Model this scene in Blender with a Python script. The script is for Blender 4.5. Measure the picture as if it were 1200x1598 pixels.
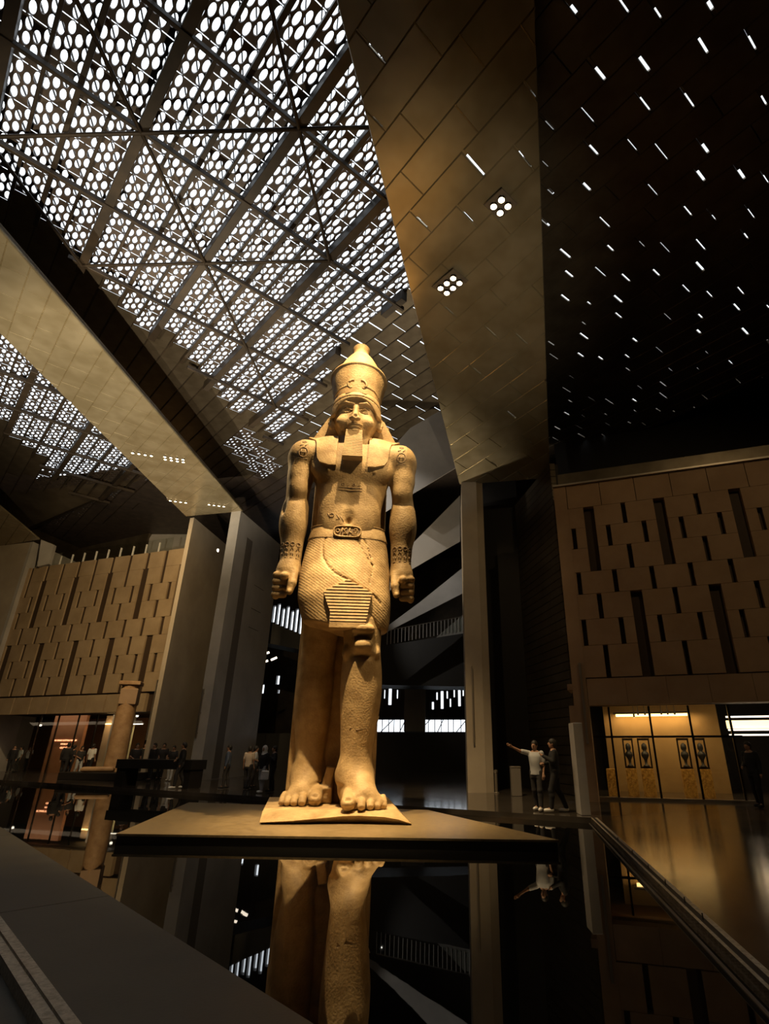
import bpy, math, random
import numpy as np
from mathutils import Vector, Matrix

for o in list(bpy.data.objects):
    bpy.data.objects.remove(o)
sc = bpy.context.scene
COL = sc.collection
random.seed(7)

# ---------------------------------------------------------------- camera
F, PX, PY, CZ = 842.4, 679.0, 799.0, 1.55
PITCH = math.atan(366.0 / F)
cam_d = bpy.data.cameras.new('camera')
cam_d.sensor_fit = 'VERTICAL'
cam_d.sensor_height = 24.0
cam_d.sensor_width = 24.0
cam_d.lens = 24.0 * F / 1598.0
cam_d.shift_x = (600.0 - PX) / 1598.0
cam_d.clip_start = 0.05
cam_d.clip_end = 400
cam = bpy.data.objects.new('camera', cam_d)
COL.objects.link(cam)
cam.location = (0, 0, CZ)
cam.rotation_euler = (math.pi / 2 + PITCH, 0, 0)
sc.camera = cam

# ---------------------------------------------------------------- view, sky
sc.view_settings.view_transform = 'Standard'
sc.view_settings.look = 'None'
sc.view_settings.gamma = 1
sc.view_settings.use_curve_mapping = False
sc.view_settings.exposure = 0.0
world = bpy.data.worlds.new('daylight')
sc.world = world
world.use_nodes = True
bg = world.node_tree.nodes['Background']
bg.inputs[0].default_value = (0.86, 0.93, 1.0, 1)
bg.inputs[1].default_value = 2.0

# ---------------------------------------------------------------- lamps of the hall, with added soffit fills
WARM = (1.0, 0.70, 0.34)
def aim(o, tgt):
    d = Vector(tgt) - Vector(o.location)
    o.rotation_euler = d.to_track_quat('-Z', 'Y').to_euler()
def spot(name, loc, tgt, watts, deg, col=WARM, blend=0.5, radius=0.12):
    l = bpy.data.lights.new(name, 'SPOT')
    l.energy = watts; l.color = col; l.spot_size = math.radians(deg); l.spot_blend = blend
    l.shadow_soft_size = radius
    o = bpy.data.objects.new(name, l); COL.objects.link(o); o.location = loc; aim(o, tgt)
    return o
def area(name, loc, tgt, watts, sx, sy, col=WARM):
    l = bpy.data.lights.new(name, 'AREA')
    l.shape = 'RECTANGLE'; l.size = sx; l.size_y = sy; l.energy = watts; l.color = col
    o = bpy.data.objects.new(name, l); COL.objects.link(o); o.location = loc; aim(o, tgt)
    return o
UP = (1.0, 0.82, 0.56)
spot('statue_floodlight', (-1.6, 11.1, 16.4), (-2.4, 13.3, 9.2), 7800, 60, blend=0.6, radius=0.12)
spot('statue_floodlight', (-2.7, 8.5, 16.4), (-2.0, 12.7, 1.3), 21000, 25, blend=0.9, radius=0.12)
spot('statue_floodlight', (1.9, 9.2, 14.3), (-1.5, 12.6, 1.4), 2600, 22, blend=0.9, radius=0.12)
spot('statue_floodlight', (0.45, 11.3, 13.9), (-2.4, 13.3, 9.2), 800, 38, blend=0.9, radius=0.12)
spot('statue_floodlight', (2.4, 9.4, 14.3), (-2.1, 12.8, 8.6), 2300, 30, blend=0.9, radius=0.12)
spot('statue_side_light', (-9.8, 17.2, 13.4), (-3.0, 13.9, 4.0), 1700, 46, radius=0.2)
spot('statue_side_light', (4.6, 17.2, 12.0), (-1.2, 13.6, 7.0), 320, 60, radius=0.2)
spot('facade_floodlight', (-14.0, 20.0, 13.4), (-22.5, 35.5, 6.0), 4200, 80)
spot('soffit_fill', (-9.0, 3.0, 0.5), (-13.0, 15.0, 14.0), 10000, 60, UP)  # unseen floor spots added in place of bounce onto the soffits
spot('soffit_fill', (-14.5, 24.0, 0.6), (-12.5, 21.0, 14.0), 4500, 80, UP)
spot('soffit_fill', (-7.0, 9.0, 0.3), (-12.0, 21.0, 17.0), 11000, 52, UP)
spot('soffit_fill', (-3.0, 24.0, 0.3), (-2.0, 23.0, 17.0), 4200, 60, UP)
spot('soffit_fill', (3.2, 2.0, 0.4), (0.3, 12.5, 13.5), 3000, 42, UP, blend=1.0)
spot('facade_floodlight', (8.0, 6.0, 13.0), (9.0, 16.6, 7.0), 420, 90)
spot('tower_light', (-7.0, 16.0, 12.8), (-12.0, 29.5, 5.0), 900, 60)
spot('pier_light', (-1.0, 12.0, 13.0), (1.8, 21.5, 6.0), 260, 50)

# ---------------------------------------------------------------- helpers
_S, _C = math.sin(PITCH), math.cos(PITCH)
def _ray(x, y):
    u, v = (x - PX) / F, (PY - y) / F
    return u, _C - v * _S, _S + v * _C
def at(x, y, Y):                       # the point at distance Y seen at a pixel
    r = _ray(x, y); k = Y / r[1]
    return Vector((r[0] * k, Y, CZ + r[2] * k))
def on(x, y, z):                       # the point at height z seen at a pixel
    r = _ray(x, y); k = (z - CZ) / r[2]
    return Vector((r[0] * k, r[1] * k, z))

def wl(o):
    v = Vector((0, 0, 0))
    while o:
        v += o.location; o = o.parent
    return v
def tag(o, label=None, cat=None, group=None, kind=None):
    if label: o['label'] = label
    if cat: o['category'] = cat
    if group: o['group'] = group
    if kind: o['kind'] = kind
    return o
def thing(name, label, cat, loc=(0, 0, 0), rz=0.0, group=None):
    o = bpy.data.objects.new(name, None); COL.objects.link(o)
    o.empty_display_size = 0.2
    o.location = loc; o.rotation_euler = (0, 0, rz)
    return tag(o, label, cat, group)
def group_struct(name, label, loc=(0, 0, 0)):
    o = bpy.data.objects.new(name, None); COL.objects.link(o); o.location = loc
    return tag(o, label, None, None, 'structure')
def link_copy(src, parent=None, loc=None, rot=None, name=None):
    c = src.copy(); COL.objects.link(c); c.parent = parent
    if loc is not None: c.location = loc
    if rot is not None: c.rotation_euler = rot
    return c
def copy_tree(o, parent=None):
    c = o.copy(); COL.objects.link(c); c.parent = parent
    for ch in list(o.children): copy_tree(ch, c)
    return c

def make_mesh(name, verts, faces, mat=None, parent=None, smooth=False, local=False, autos=None):
    me = bpy.data.meshes.new(name)
    if parent is not None and not local:
        w = wl(parent); verts = [(v[0] - w.x, v[1] - w.y, v[2] - w.z) for v in verts]
    me.from_pydata([tuple(v) for v in verts], [], faces)
    if mat: me.materials.append(mat)
    if smooth: me.polygons.foreach_set('use_smooth', [True] * len(me.polygons))
    me.update()
    if autos:
        try: me.set_sharp_from_angle(angle=math.radians(autos))
        except Exception: pass
    o = bpy.data.objects.new(name, me); COL.objects.link(o)
    if parent is not None: o.parent = parent
    return o

class MB:
    def __init__(s): s.v = []; s.f = []
    def add(s, vs, fs):
        n = len(s.v); s.v += [tuple(v) for v in vs]; s.f += [tuple(i + n for i in f) for f in fs]; return s
    def box(s, c, d, rz=0.0, bev=0.0, rx=0.0, ry=0.0):
        hx, hy, hz = d[0] / 2, d[1] / 2, d[2] / 2
        m = Matrix.Rotation(rz, 3, 'Z') @ Matrix.Rotation(ry, 3, 'Y') @ Matrix.Rotation(rx, 3, 'X')
        if bev > 0:
            b = min(bev, hx * .9, hy * .9, hz * .9)
            L = []
            for z, q in ((-hz, b), (-hz + b, 0), (hz - b, 0), (hz, b)):
                L.append([(-hx + q, -hy + q, z), (hx - q, -hy + q, z), (hx - q, hy - q, z), (-hx + q, hy - q, z)])
            vs = [v for r in L for v in r]
            fs = [(3, 2, 1, 0), (12, 13, 14, 15)]
            for k in range(3):
                for i in range(4):
                    j = (i + 1) % 4
                    fs.append((k * 4 + i, k * 4 + j, k * 4 + 4 + j, k * 4 + 4 + i))
        else:
            vs = [(sx * hx, sy * hy, sz * hz) for sz in (-1, 1) for sx, sy in ((-1, -1), (1, -1), (1, 1), (-1, 1))]
            fs = [(3, 2, 1, 0), (4, 5, 6, 7), (0, 1, 5, 4), (1, 2, 6, 5), (2, 3, 7, 6), (3, 0, 4, 7)]
        c = Vector(c)
        return s.add([m @ Vector(v) + c for v in vs], fs)
    def prism(s, poly, z0, z1):       # z0, z1 numbers or functions of (x, y)
        g = lambda z, p: z(p[0], p[1]) if callable(z) else z
        n = len(poly)
        vs = [(p[0], p[1], g(z0, p)) for p in poly] + [(p[0], p[1], g(z1, p)) for p in poly]
        fs = [tuple(range(n - 1, -1, -1)), tuple(range(n, 2 * n))]
        fs += [(i, (i + 1) % n, n + (i + 1) % n, n + i) for i in range(n)]
        return s.add(vs, fs)
    def slab(s, pts, off):            # planar 3-D polygon given thickness along vector off
        off = Vector(off); n = len(pts)
        vs = [Vector(p) for p in pts] + [Vector(p) + off for p in pts]
        fs = [tuple(range(n - 1, -1, -1)), tuple(range(n, 2 * n))]
        fs += [(i, (i + 1) % n, n + (i + 1) % n, n + i) for i in range(n)]
        return s.add(vs, fs)
    def tube(s, pts, r, n=8):
        pts = [Vector(p) for p in pts]
        rs = r if isinstance(r, (list, tuple)) else [r] * len(pts)
        base = len(s.v)
        for i, p in enumerate(pts):
            t = (pts[min(i + 1, len(pts) - 1)] - pts[max(i - 1, 0)]).normalized()
            a = Vector((0, 0, 1)) if abs(t.z) < 0.9 else Vector((1, 0, 0))
            u = t.cross(a).normalized(); w = t.cross(u)
            for k in range(n):
                an = 2 * math.pi * k / n
                s.v.append(tuple(p + (u * math.cos(an) + w * math.sin(an)) * rs[i]))
        for i in range(len(pts) - 1):
            for k in range(n):
                k2 = (k + 1) % n
                s.f.append((base + i * n + k, base + i * n + k2, base + (i + 1) * n + k2, base + (i + 1) * n + k))
        s.f.append(tuple(base + k for k in range(n - 1, -1, -1)))
        e = base + (len(pts) - 1) * n
        s.f.append(tuple(e + k for k in range(n)))
        return s
    def lathe(s, prof, c=(0, 0, 0), n=32, sy=1.0):
        base = len(s.v); c = Vector(c)
        for r, z in prof:
            for k in range(n):
                a = 2 * math.pi * k / n
                s.v.append((c.x + r * math.cos(a), c.y + r * math.sin(a) * sy, c.z + z))
        for i in range(len(prof) - 1):
            for k in range(n):
                k2 = (k + 1) % n
                s.f.append((base + i * n + k, base + i * n + k2, base + (i + 1) * n + k2, base + (i + 1) * n + k))
        s.f.append(tuple(base + k for k in range(n - 1, -1, -1)))
        e = base + (len(prof) - 1) * n
        s.f.append(tuple(e + k for k in range(n)))
        return s
    def loop(s, pts, r, n=6):         # closed tube
        pts = [Vector(p) for p in pts]; m = len(pts); base = len(s.v)
        for i in range(m):
            t = (pts[(i + 1) % m] - pts[i - 1]).normalized()
            a = Vector((0, 1, 0)) if abs(t.y) < 0.9 else Vector((1, 0, 0))
            u = t.cross(a).normalized(); w = t.cross(u)
            for k in range(n):
                an = 2 * math.pi * k / n
                s.v.append(tuple(pts[i] + (u * math.cos(an) + w * math.sin(an)) * r))
        for i in range(m):
            i2 = (i + 1) % m
            for k in range(n):
                k2 = (k + 1) % n
                s.f.append((base + i * n + k, base + i * n + k2, base + i2 * n + k2, base + i2 * n + k))
        return s
    def build(s, name, mat=None, parent=None, smooth=False, local=False, autos=None):
        return make_mesh(name, s.v, s.f, mat, parent, smooth, local, autos)

# ---------------------------------------------------------------- materials
def mat(name, col, rough=0.6, metal=0.0, col2=None, scale=3.0, detail=4.0, bump=0.0, bscale=30.0,
        rvar=0.0, spec=0.5, ior=None, emit=None, estr=0.0, contrast=(0.35, 0.65), dist=0.02):
    m = bpy.data.materials.new(name); m.use_nodes = True
    nt = m.node_tree; N = nt.nodes; L = nt.links
    b = N['Principled BSDF']
    b.inputs['Base Color'].default_value = (*col, 1)
    b.inputs['Roughness'].default_value = rough
    b.inputs['Metallic'].default_value = metal
    b.inputs['Specular IOR Level'].default_value = spec
    if ior: b.inputs['IOR'].default_value = ior
    if emit:
        b.inputs['Emission Color'].default_value = (*emit, 1)
        b.inputs['Emission Strength'].default_value = estr
    tc = None
    def coord():
        nonlocal tc
        if tc is None: tc = N.new('ShaderNodeTexCoord')
        return tc.outputs['Object']
    if col2 is not None:
        n = N.new('ShaderNodeTexNoise'); n.inputs['Scale'].default_value = scale
        n.inputs['Detail'].default_value = detail; n.inputs['Roughness'].default_value = 0.6
        L.new(coord(), n.inputs['Vector'])
        r = N.new('ShaderNodeValToRGB')
        r.color_ramp.elements[0].position = contrast[0]; r.color_ramp.elements[0].color = (*col, 1)
        r.color_ramp.elements[1].position = contrast[1]; r.color_ramp.elements[1].color = (*col2, 1)
        L.new(n.outputs['Fac'], r.inputs['Fac']); L.new(r.outputs['Color'], b.inputs['Base Color'])
        if rvar:
            mr = N.new('ShaderNodeMapRange')
            mr.inputs['To Min'].default_value = rough; mr.inputs['To Max'].default_value = rough + rvar
            L.new(n.outputs['Fac'], mr.inputs['Value']); L.new(mr.outputs['Result'], b.inputs['Roughness'])
    if bump:
        n2 = N.new('ShaderNodeTexNoise'); n2.inputs['Scale'].default_value = bscale; n2.inputs['Detail'].default_value = 3
        L.new(coord(), n2.inputs['Vector'])
        bp = N.new('ShaderNodeBump'); bp.inputs['Strength'].default_value = bump; bp.inputs['Distance'].default_value = dist
        L.new(n2.outputs['Fac'], bp.inputs['Height']); L.new(bp.outputs['Normal'], b.inputs['Normal'])
    return m
M = {}
M['granite'] = mat('weathered_granite', (0.28, 0.18, 0.08), 0.62, col2=(0.53, 0.375, 0.19), scale=2.6, detail=9, bump=0.5, bscale=22, spec=0.35, contrast=(0.3, 0.7), dist=0.02)
M['inlay'] = mat('grey_brown_inlay', (0.17, 0.15, 0.13), 0.6)
M['pale_metal'] = mat('pale_painted_metal', (0.75, 0.72, 0.68), 0.5)
M['plinth'] = mat('honed_plinth_stone', (0.17, 0.12, 0.06), 0.28, col2=(0.26, 0.19, 0.10), scale=9, detail=6, bump=0.05, bscale=60, rvar=0.12, ior=1.5)
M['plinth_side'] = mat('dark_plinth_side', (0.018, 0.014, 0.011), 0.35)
M['floor'] = mat('polished_black_granite', (0.045, 0.037, 0.03), 0.07, col2=(0.07, 0.06, 0.05), scale=1.4, detail=8, rvar=0.08, bump=0.03, bscale=8, ior=1.55)
M['floor_r'] = mat('polished_brown_granite', (0.05, 0.034, 0.020), 0.07, col2=(0.085, 0.058, 0.034), scale=0.7, detail=8, rvar=0.16, bump=0.06, bscale=5, ior=1.5)
M['coping'] = mat('grey_green_coping_stone', (0.036, 0.032, 0.021), 0.48, col2=(0.06, 0.052, 0.035), scale=1.8, detail=8, rvar=0.1, bump=0.06, bscale=40)
M['trim'] = mat('pale_worn_trim', (0.55, 0.48, 0.37), 0.45, col2=(0.30, 0.25, 0.18), scale=25, bump=0.3, bscale=60)
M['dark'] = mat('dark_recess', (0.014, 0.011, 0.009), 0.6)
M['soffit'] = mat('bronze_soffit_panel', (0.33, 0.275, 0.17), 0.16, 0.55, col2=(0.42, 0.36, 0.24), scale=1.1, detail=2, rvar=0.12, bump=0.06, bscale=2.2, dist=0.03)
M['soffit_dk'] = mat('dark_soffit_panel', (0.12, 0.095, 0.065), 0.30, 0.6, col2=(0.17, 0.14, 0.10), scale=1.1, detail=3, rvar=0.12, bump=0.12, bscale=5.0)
M['mesh'] = mat('perforated_roof_metal', (0.07, 0.055, 0.048), 0.5, 0.3, col2=(0.11, 0.085, 0.07), scale=2)
M['beam'] = mat('roof_steel', (0.028, 0.021, 0.015), 0.5, 0.2, col2=(0.06, 0.043, 0.028), scale=1)
M['concrete'] = mat('warm_concrete', (0.36, 0.30, 0.23), 0.7, col2=(0.45, 0.385, 0.30), scale=0.5, detail=6, bump=0.15, bscale=12)
M['concrete_gr'] = mat('grey_concrete', (0.38, 0.36, 0.34), 0.55, col2=(0.50, 0.475, 0.45), scale=0.5, detail=7, bump=0.12, bscale=12)
M['clad'] = mat('sandstone_cladding', (0.34, 0.245, 0.145), 0.7, col2=(0.42, 0.31, 0.19), scale=0.9, detail=6, bump=0.12, bscale=18)
M['clad_r'] = mat('brown_sandstone_cladding', (0.30, 0.19, 0.11), 0.7, col2=(0.37, 0.245, 0.15), scale=0.9, detail=6, bump=0.12, bscale=18)
M['recess'] = mat('slot_recess', (0.05, 0.028, 0.014), 0.7)
M['steel'] = mat('brushed_rail', (0.45, 0.40, 0.34), 0.35, 0.8)
M['frame'] = mat('dark_window_frame', (0.02, 0.013, 0.008), 0.4, 0.5)
M['blackmetal'] = mat('black_metal', (0.015, 0.013, 0.011), 0.5)
M['lamp'] = mat('lit_lamp_lens', (1, .9, .7), 0.4, emit=(1.0, 0.80, 0.48), estr=14)
M['panel_glow'] = mat('lit_cream_panel', (1, .85, .6), 0.4, emit=(1.0, 0.68, 0.34), estr=1.6)
M['cove'] = mat('lit_cove_strip', (1, .8, .5), 0.4, emit=(1.0, 0.62, 0.22), estr=5)
M['whitestrip'] = mat('lit_white_strip', (1, .95, .9), 0.4, emit=(1.0, 0.86, 0.68), estr=2.6)
M['ochre'] = mat('ochre_shop_wall', (0.30, 0.18, 0.06), 0.8, col2=(0.38, 0.24, 0.085), scale=1)
M['goldrock'] = mat('gilt_display_block', (0.9, 0.52, 0.13), 0.35, 0.2, col2=(0.42, 0.20, 0.04), scale=14, bump=1.0, bscale=16)
M['column'] = mat('rose_granite_column', (0.30, 0.17, 0.08), 0.6, col2=(0.46, 0.29, 0.15), scale=2.5, detail=8, bump=0.4, bscale=14)
M['sign'] = mat('lit_sign_letters', (1, .5, .3), 0.4, emit=(1.0, 0.45, 0.22), estr=3)
M['redwall'] = mat('russet_wall', (0.32, 0.13, 0.06), 0.6, col2=(0.38, 0.17, 0.08), scale=1)
g = bpy.data.materials.new('shop_glass'); g.use_nodes = True
_n = g.node_tree.nodes; _l = g.node_tree.links
_n.remove(_n['Principled BSDF'])
_mx = _n.new('ShaderNodeMixShader'); _fr = _n.new('ShaderNodeLayerWeight')
_pw = _n.new('ShaderNodeMath'); _pw.operation = 'POWER'; _pw.inputs[1].default_value = 4.0
_ma = _n.new('ShaderNodeMath'); _ma.operation = 'MULTIPLY_ADD'; _ma.inputs[1].default_value = 0.7; _ma.inputs[2].default_value = 0.04
_tr = _n.new('ShaderNodeBsdfTransparent'); _tr.inputs[0].default_value = (0.93, 0.95, 0.93, 1)
_gl = _n.new('ShaderNodeBsdfGlossy'); _gl.inputs['Roughness'].default_value = 0.02
_l.new(_fr.outputs['Facing'], _pw.inputs[0]); _l.new(_pw.outputs[0], _ma.inputs[0]); _l.new(_ma.outputs[0], _mx.inputs[0])
_l.new(_tr.outputs[0], _mx.inputs[1]); _l.new(_gl.outputs[0], _mx.inputs[2])
_l.new(_mx.outputs[0], _n['Material Output'].inputs[0])
M['glass'] = g
# still black water of the pool
w = mat('still_black_water', (0.004, 0.004, 0.004), 0.012, ior=1.65, bump=0.02, bscale=1.3, dist=0.02)
M['water'] = w
# ================================================================ polygon tools
def clip(poly, a, b, c):              # keep a*x + b*y <= c
    out = []
    for i in range(len(poly)):
        p, q = poly[i], poly[(i + 1) % len(poly)]
        dp, dq = a * p[0] + b * p[1] - c, a * q[0] + b * q[1] - c
        if dp <= 0: out.append(p)
        if (dp < 0 < dq) or (dq < 0 < dp):
            t = dp / (dp - dq); out.append((p[0] + (q[0] - p[0]) * t, p[1] + (q[1] - p[1]) * t))
    return out
def parea(p): return 0.5 * sum(p[i][0] * p[(i + 1) % len(p)][1] - p[(i + 1) % len(p)][0] * p[i][1] for i in range(len(p)))
def ccw(p): return p if parea(p) > 0 else p[::-1]
def clip_to(poly, region):            # region convex, counter-clockwise
    for i in range(len(region)):
        (x0, y0), (x1, y1) = region[i], region[(i + 1) % len(region)]
        a, b = (y1 - y0), -(x1 - x0)
        poly = clip(poly, a, b, a * x0 + b * y0)
        if len(poly) < 3: return []
    return poly
def inset(poly, d):
    out = poly
    for i in range(len(poly)):
        (x0, y0), (x1, y1) = poly[i], poly[(i + 1) % len(poly)]
        L = math.hypot(x1 - x0, y1 - y0)
        if L < 1e-6: continue
        a, b = (y1 - y0) / L, -(x1 - x0) / L
        out = clip(out, a, b, a * x0 + b * y0 - d)
        if len(out) < 3: return []
    return out
def inside(p, poly):
    r = False; n = len(poly)
    for i in range(n):
        x0, y0 = poly[i]; x1, y1 = poly[(i + 1) % n]
        if (y0 > p[1]) != (y1 > p[1]) and p[0] < (x1 - x0) * (p[1] - y0) / (y1 - y0) + x0: r = not r
    return r
def panel_piece(mb, poly, zf, th, groove):   # touching back, smaller proud face below: recessed joints
    poly = ccw(poly); n = len(poly)
    q = inset(poly, 0.019)
    if len(q) != n: return mb.prism(poly, lambda x, y: zf(x, y) + groove, lambda x, y: zf(x, y) + th)
    vs = [(p[0], p[1], zf(*p) + th) for p in poly] + [(p[0], p[1], zf(*p) + groove) for p in poly] + [(p[0], p[1], zf(*p)) for p in q]
    fs = [tuple(range(n))] + [tuple(range(3 * n - 1, 2 * n - 1, -1))]
    for k in (0, 1):
        fs += [(k * n + i, k * n + (i + 1) % n, (k + 1) * n + (i + 1) % n, (k + 1) * n + i)[::-1] for i in range(n)]
    return mb.add(vs, fs)
R2 = math.sqrt(0.5)
def grid_xy(u, v, ang1=math.radians(134)):   # u runs along the long seams, v across them
    c, s = math.cos(ang1), math.sin(ang1)
    return (u * c + v * s, u * s - v * c)
def to_uv(x, y, ang1=math.radians(134)):
    c, s = math.cos(ang1), math.sin(ang1)
    return (x * c + y * s, x * s - y * c)

def panelled(parent, region, zf, w, l, m, slit=0.0, seed=1, th=0.09, groove=0.03, ang=math.radians(134), name='panel', u0=0.0, v0=0.0, cover=None):
    """running-bond cladding over a convex region; a share of the end joints stay open as light slits"""
    rnd = random.Random(seed)
    region = ccw(region)
    uv = [to_uv(*p, ang) for p in region]
    ua, ub = min(p[0] for p in uv), max(p[0] for p in uv)
    va, vb = min(p[1] for p in uv), max(p[1] for p in uv)
    n = 0
    j0, j1 = math.floor((va - v0) / w), math.ceil((vb - v0) / w)
    for j in range(j0, j1):
        off = (0.0, 0.5, 0.23, 0.71)[j % 4] * l
        i0, i1 = math.floor((ua - u0 - off) / l), math.ceil((ub - u0 - off) / l) + 1
        for i in range(i0, i1):
            a, b = u0 + off + i * l, u0 + off + (i + 1) * l
            va_, vb_ = v0 + j * w, v0 + (j + 1) * w
            s = 0.0
            if slit and rnd.random() < slit:
                s = rnd.choice((0.022, 0.035, 0.05, 0.065))
            cell = [grid_xy(a, va_, ang), grid_xy(b - s, va_, ang), grid_xy(b - s, vb_, ang), grid_xy(a, vb_, ang)]
            poly = clip_to(ccw(cell), region)
            if len(poly) < 3 or abs(parea(poly)) < 0.01: continue
            mb = MB(); panel_piece(mb, poly, zf, th, groove)
            if s:
                f0 = rnd.uniform(0.05, 0.55) * w; f1 = rnd.uniform(0.0, 0.25) * w
                for q0, q1, ss in ((va_, va_ + f0, s - 0.004 * rnd.choice((0, 1, 1))), (vb_ - f1, vb_, s)):
                    if q1 - q0 < 0.02: continue
                    c2 = clip_to(ccw([grid_xy(b - s, q0, ang), grid_xy(b - s + ss, q0, ang), grid_xy(b - s + ss, q1, ang), grid_xy(b - s, q1, ang)]), region)
                    if len(c2) >= 3 and abs(parea(c2)) > 1e-5:
                        mb.prism(ccw(c2), lambda x, y: zf(x, y) + groove, lambda x, y: zf(x, y) + th)
            mb.build(name, m, parent); n += 1
    return n

# ================================================================ floors and pool
ZF, ZW = 0.06, -0.06
pB = on(922, 1276, ZF); pA = on(0, 1217, ZF); pC = on(1200, 1545, ZF)
dAB = (pA - pB).normalized(); dBC = (pC - pB).normalized()
pA2 = pB + dAB * 60; pC2 = pB + dBC * 22
cop0 = on(0, 1290, 0.1); cop1 = on(490, 1598, 0.1); dK = (cop0 - cop1).normalized()
k0 = cop1 - dK * 14; k1 = cop1 + dK * 40
mb = MB()
mb.prism(ccw([pB[:2], pA2[:2], (-60, 60), (30, 60), (30, pB.y + 10), pB.xy + Vector((4, 2))]), -0.4, ZF)
fl = mb.build('floor', M['floor']); tag(fl, 'dark polished stone floor beyond the reflecting pool', kind='structure')
mb = MB(); mb.prism(ccw([pB[:2], (pB.x + 4, pB.y + 2), (30, pB.y + 10), (30, -14), pC2[:2]]), -0.4, ZF - 0.001)
fr = mb.build('floor', M['floor_r']); tag(fr, 'glossy brown stone floor right of the pool', kind='structure')
mb = MB(); mb.prism([(-62, -16), (32, -16), (32, 62), (-62, 62)], -0.75, -0.45)
tag(mb.build('floor', M['dark']), 'pool bed under the water', kind='structure')
mb = MB(); mb.add([(-53.6, -13.1, ZW), (12, -13.1, ZW), (12, 50, ZW), (-53.6, 50, ZW)], [(0, 1, 2, 3)])
wat = mb.build('pool_water', M['water']); tag(wat, 'still black water of the reflecting pool around the colossus', 'water', kind='stuff')
# stone coping left of the pool with its pale strip
nK = Vector((dK.y, -dK.x, 0)); nK = nK if nK.x < 0 else -nK
cp = group_struct('trim_1', 'broad dark stone coping at the near left edge of the pool')
g0 = on(0, 1430, 0.1); wid = abs((g0 - cop1).dot(nK))
nseg = 9
for i in range(nseg):
    a = k0 + dK * (54 / nseg * i + 0.006); b = k0 + dK * (54 / nseg * (i + 1) - 0.006)
    m_ = MB(); m_.prism(ccw([a.xy, b.xy, (b + nK * wid).xy, (a + nK * wid).xy]), -0.4, 0.1)
    m_.build('stone_slab', M['coping'], cp)
s0, s1 = k0 + nK * (wid + 0.0), k1 + nK * (wid + 0.0)
mb = MB(); mb.prism(ccw([s0.xy, s1.xy, (s1 + nK * 0.07).xy, (s0 + nK * 0.07).xy]), -0.4, 0.106)
mb.prism(ccw([(s0 + nK * .07).xy, (s1 + nK * .07).xy, (s1 + nK * 0.085).xy, (s0 + nK * 0.085).xy]), -0.4, 0.085)
mb.prism(ccw([(s0 + nK * .085).xy, (s1 + nK * .085).xy, (s1 + nK * 0.155).xy, (s0 + nK * 0.155).xy]), -0.4, 0.1)
mb.build('edge_strip', M['trim'], cp)['label'] = 'pale worn double edge strip of the coping'
mb = MB(); mb.prism(ccw([(s0 + nK * 0.155).xy, (s1 + nK * 0.155).xy, (s1 + nK * 30).xy, (s0 + nK * 30).xy]), -0.4, 0.02)
tag(mb.build('floor', M['coping']), 'lower dark stone floor left of the coping strip', kind='structure')
# right edge of the pool: steel lip, dark channel, small pins
nR = Vector((-dBC.y, dBC.x, 0)); nR = nR if nR.x > 0 else -nR
ed = group_struct('trim_2', 'metal edge channel along the right side of the pool')
def strip(p, d, n, a, b, z0, z1, L):
    q = [p + n * a, p + d * L + n * a, p + d * L + n * b, p + n * b]
    return MB().prism(ccw([v.xy for v in q]), z0, z1)
strip(pB, dBC, nR, 0.0, 0.03, -0.4, ZF + 0.004, 22).build('steel_lip', M['trim'], ed)
strip(pB, dBC, nR, 0.03, 0.09, -0.4, ZF + 0.0005, 22).build('channel', M['dark'], ed)
strip(pB, dBC, nR, 0.09, 0.14, -0.4, ZF + 0.003, 22).build('stone_border', M['trim'], ed)
pB2 = pB - nR * 0.055
strip(pB2, dBC, nR, 0.0, 0.02, -0.4, ZW + 0.012, 22).build('water_lip', M['steel'], ed)
for t in (3.3, 4.6, 5.7, 6.6, 7.4, 8.0):
    q = pB + dBC * t + nR * 0.06
    MB().tube([q, q + Vector((0, 0, 0.055))], 0.006, 6).build('pin', M['blackmetal'], ed)

# square plinth slab in the water
pl = thing('plinth_slab', 'broad low square stone slab in the water under the colossus', 'plinth', (-2.5, 13, ZW))
zt = 0.115
quad = [on(181, 1301, zt), on(873, 1311, zt), on(668, 1264, zt), on(295, 1252, zt)]
q2 = [tuple(v.xy) for v in quad]
MB().prism(ccw(q2), zt - 0.035, zt).build('top_slab', M['plinth'], pl)
MB().prism(ccw(inset(ccw(q2), 0.02)), -0.44, zt - 0.035).build('dark_side', M['plinth_side'], pl)

# ================================================================ roof
ZM = 17.0
def onZ(x, y, z): return tuple(on(x, y, z).xy)
ZR = 16.2
Rreg = ccw([onZ(842, 745, ZR), onZ(1230, 574, ZR), (13.0, 9.5), (9.5, 0.5), (1.6, 0.5), onZ(830, 0, ZR)])
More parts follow.
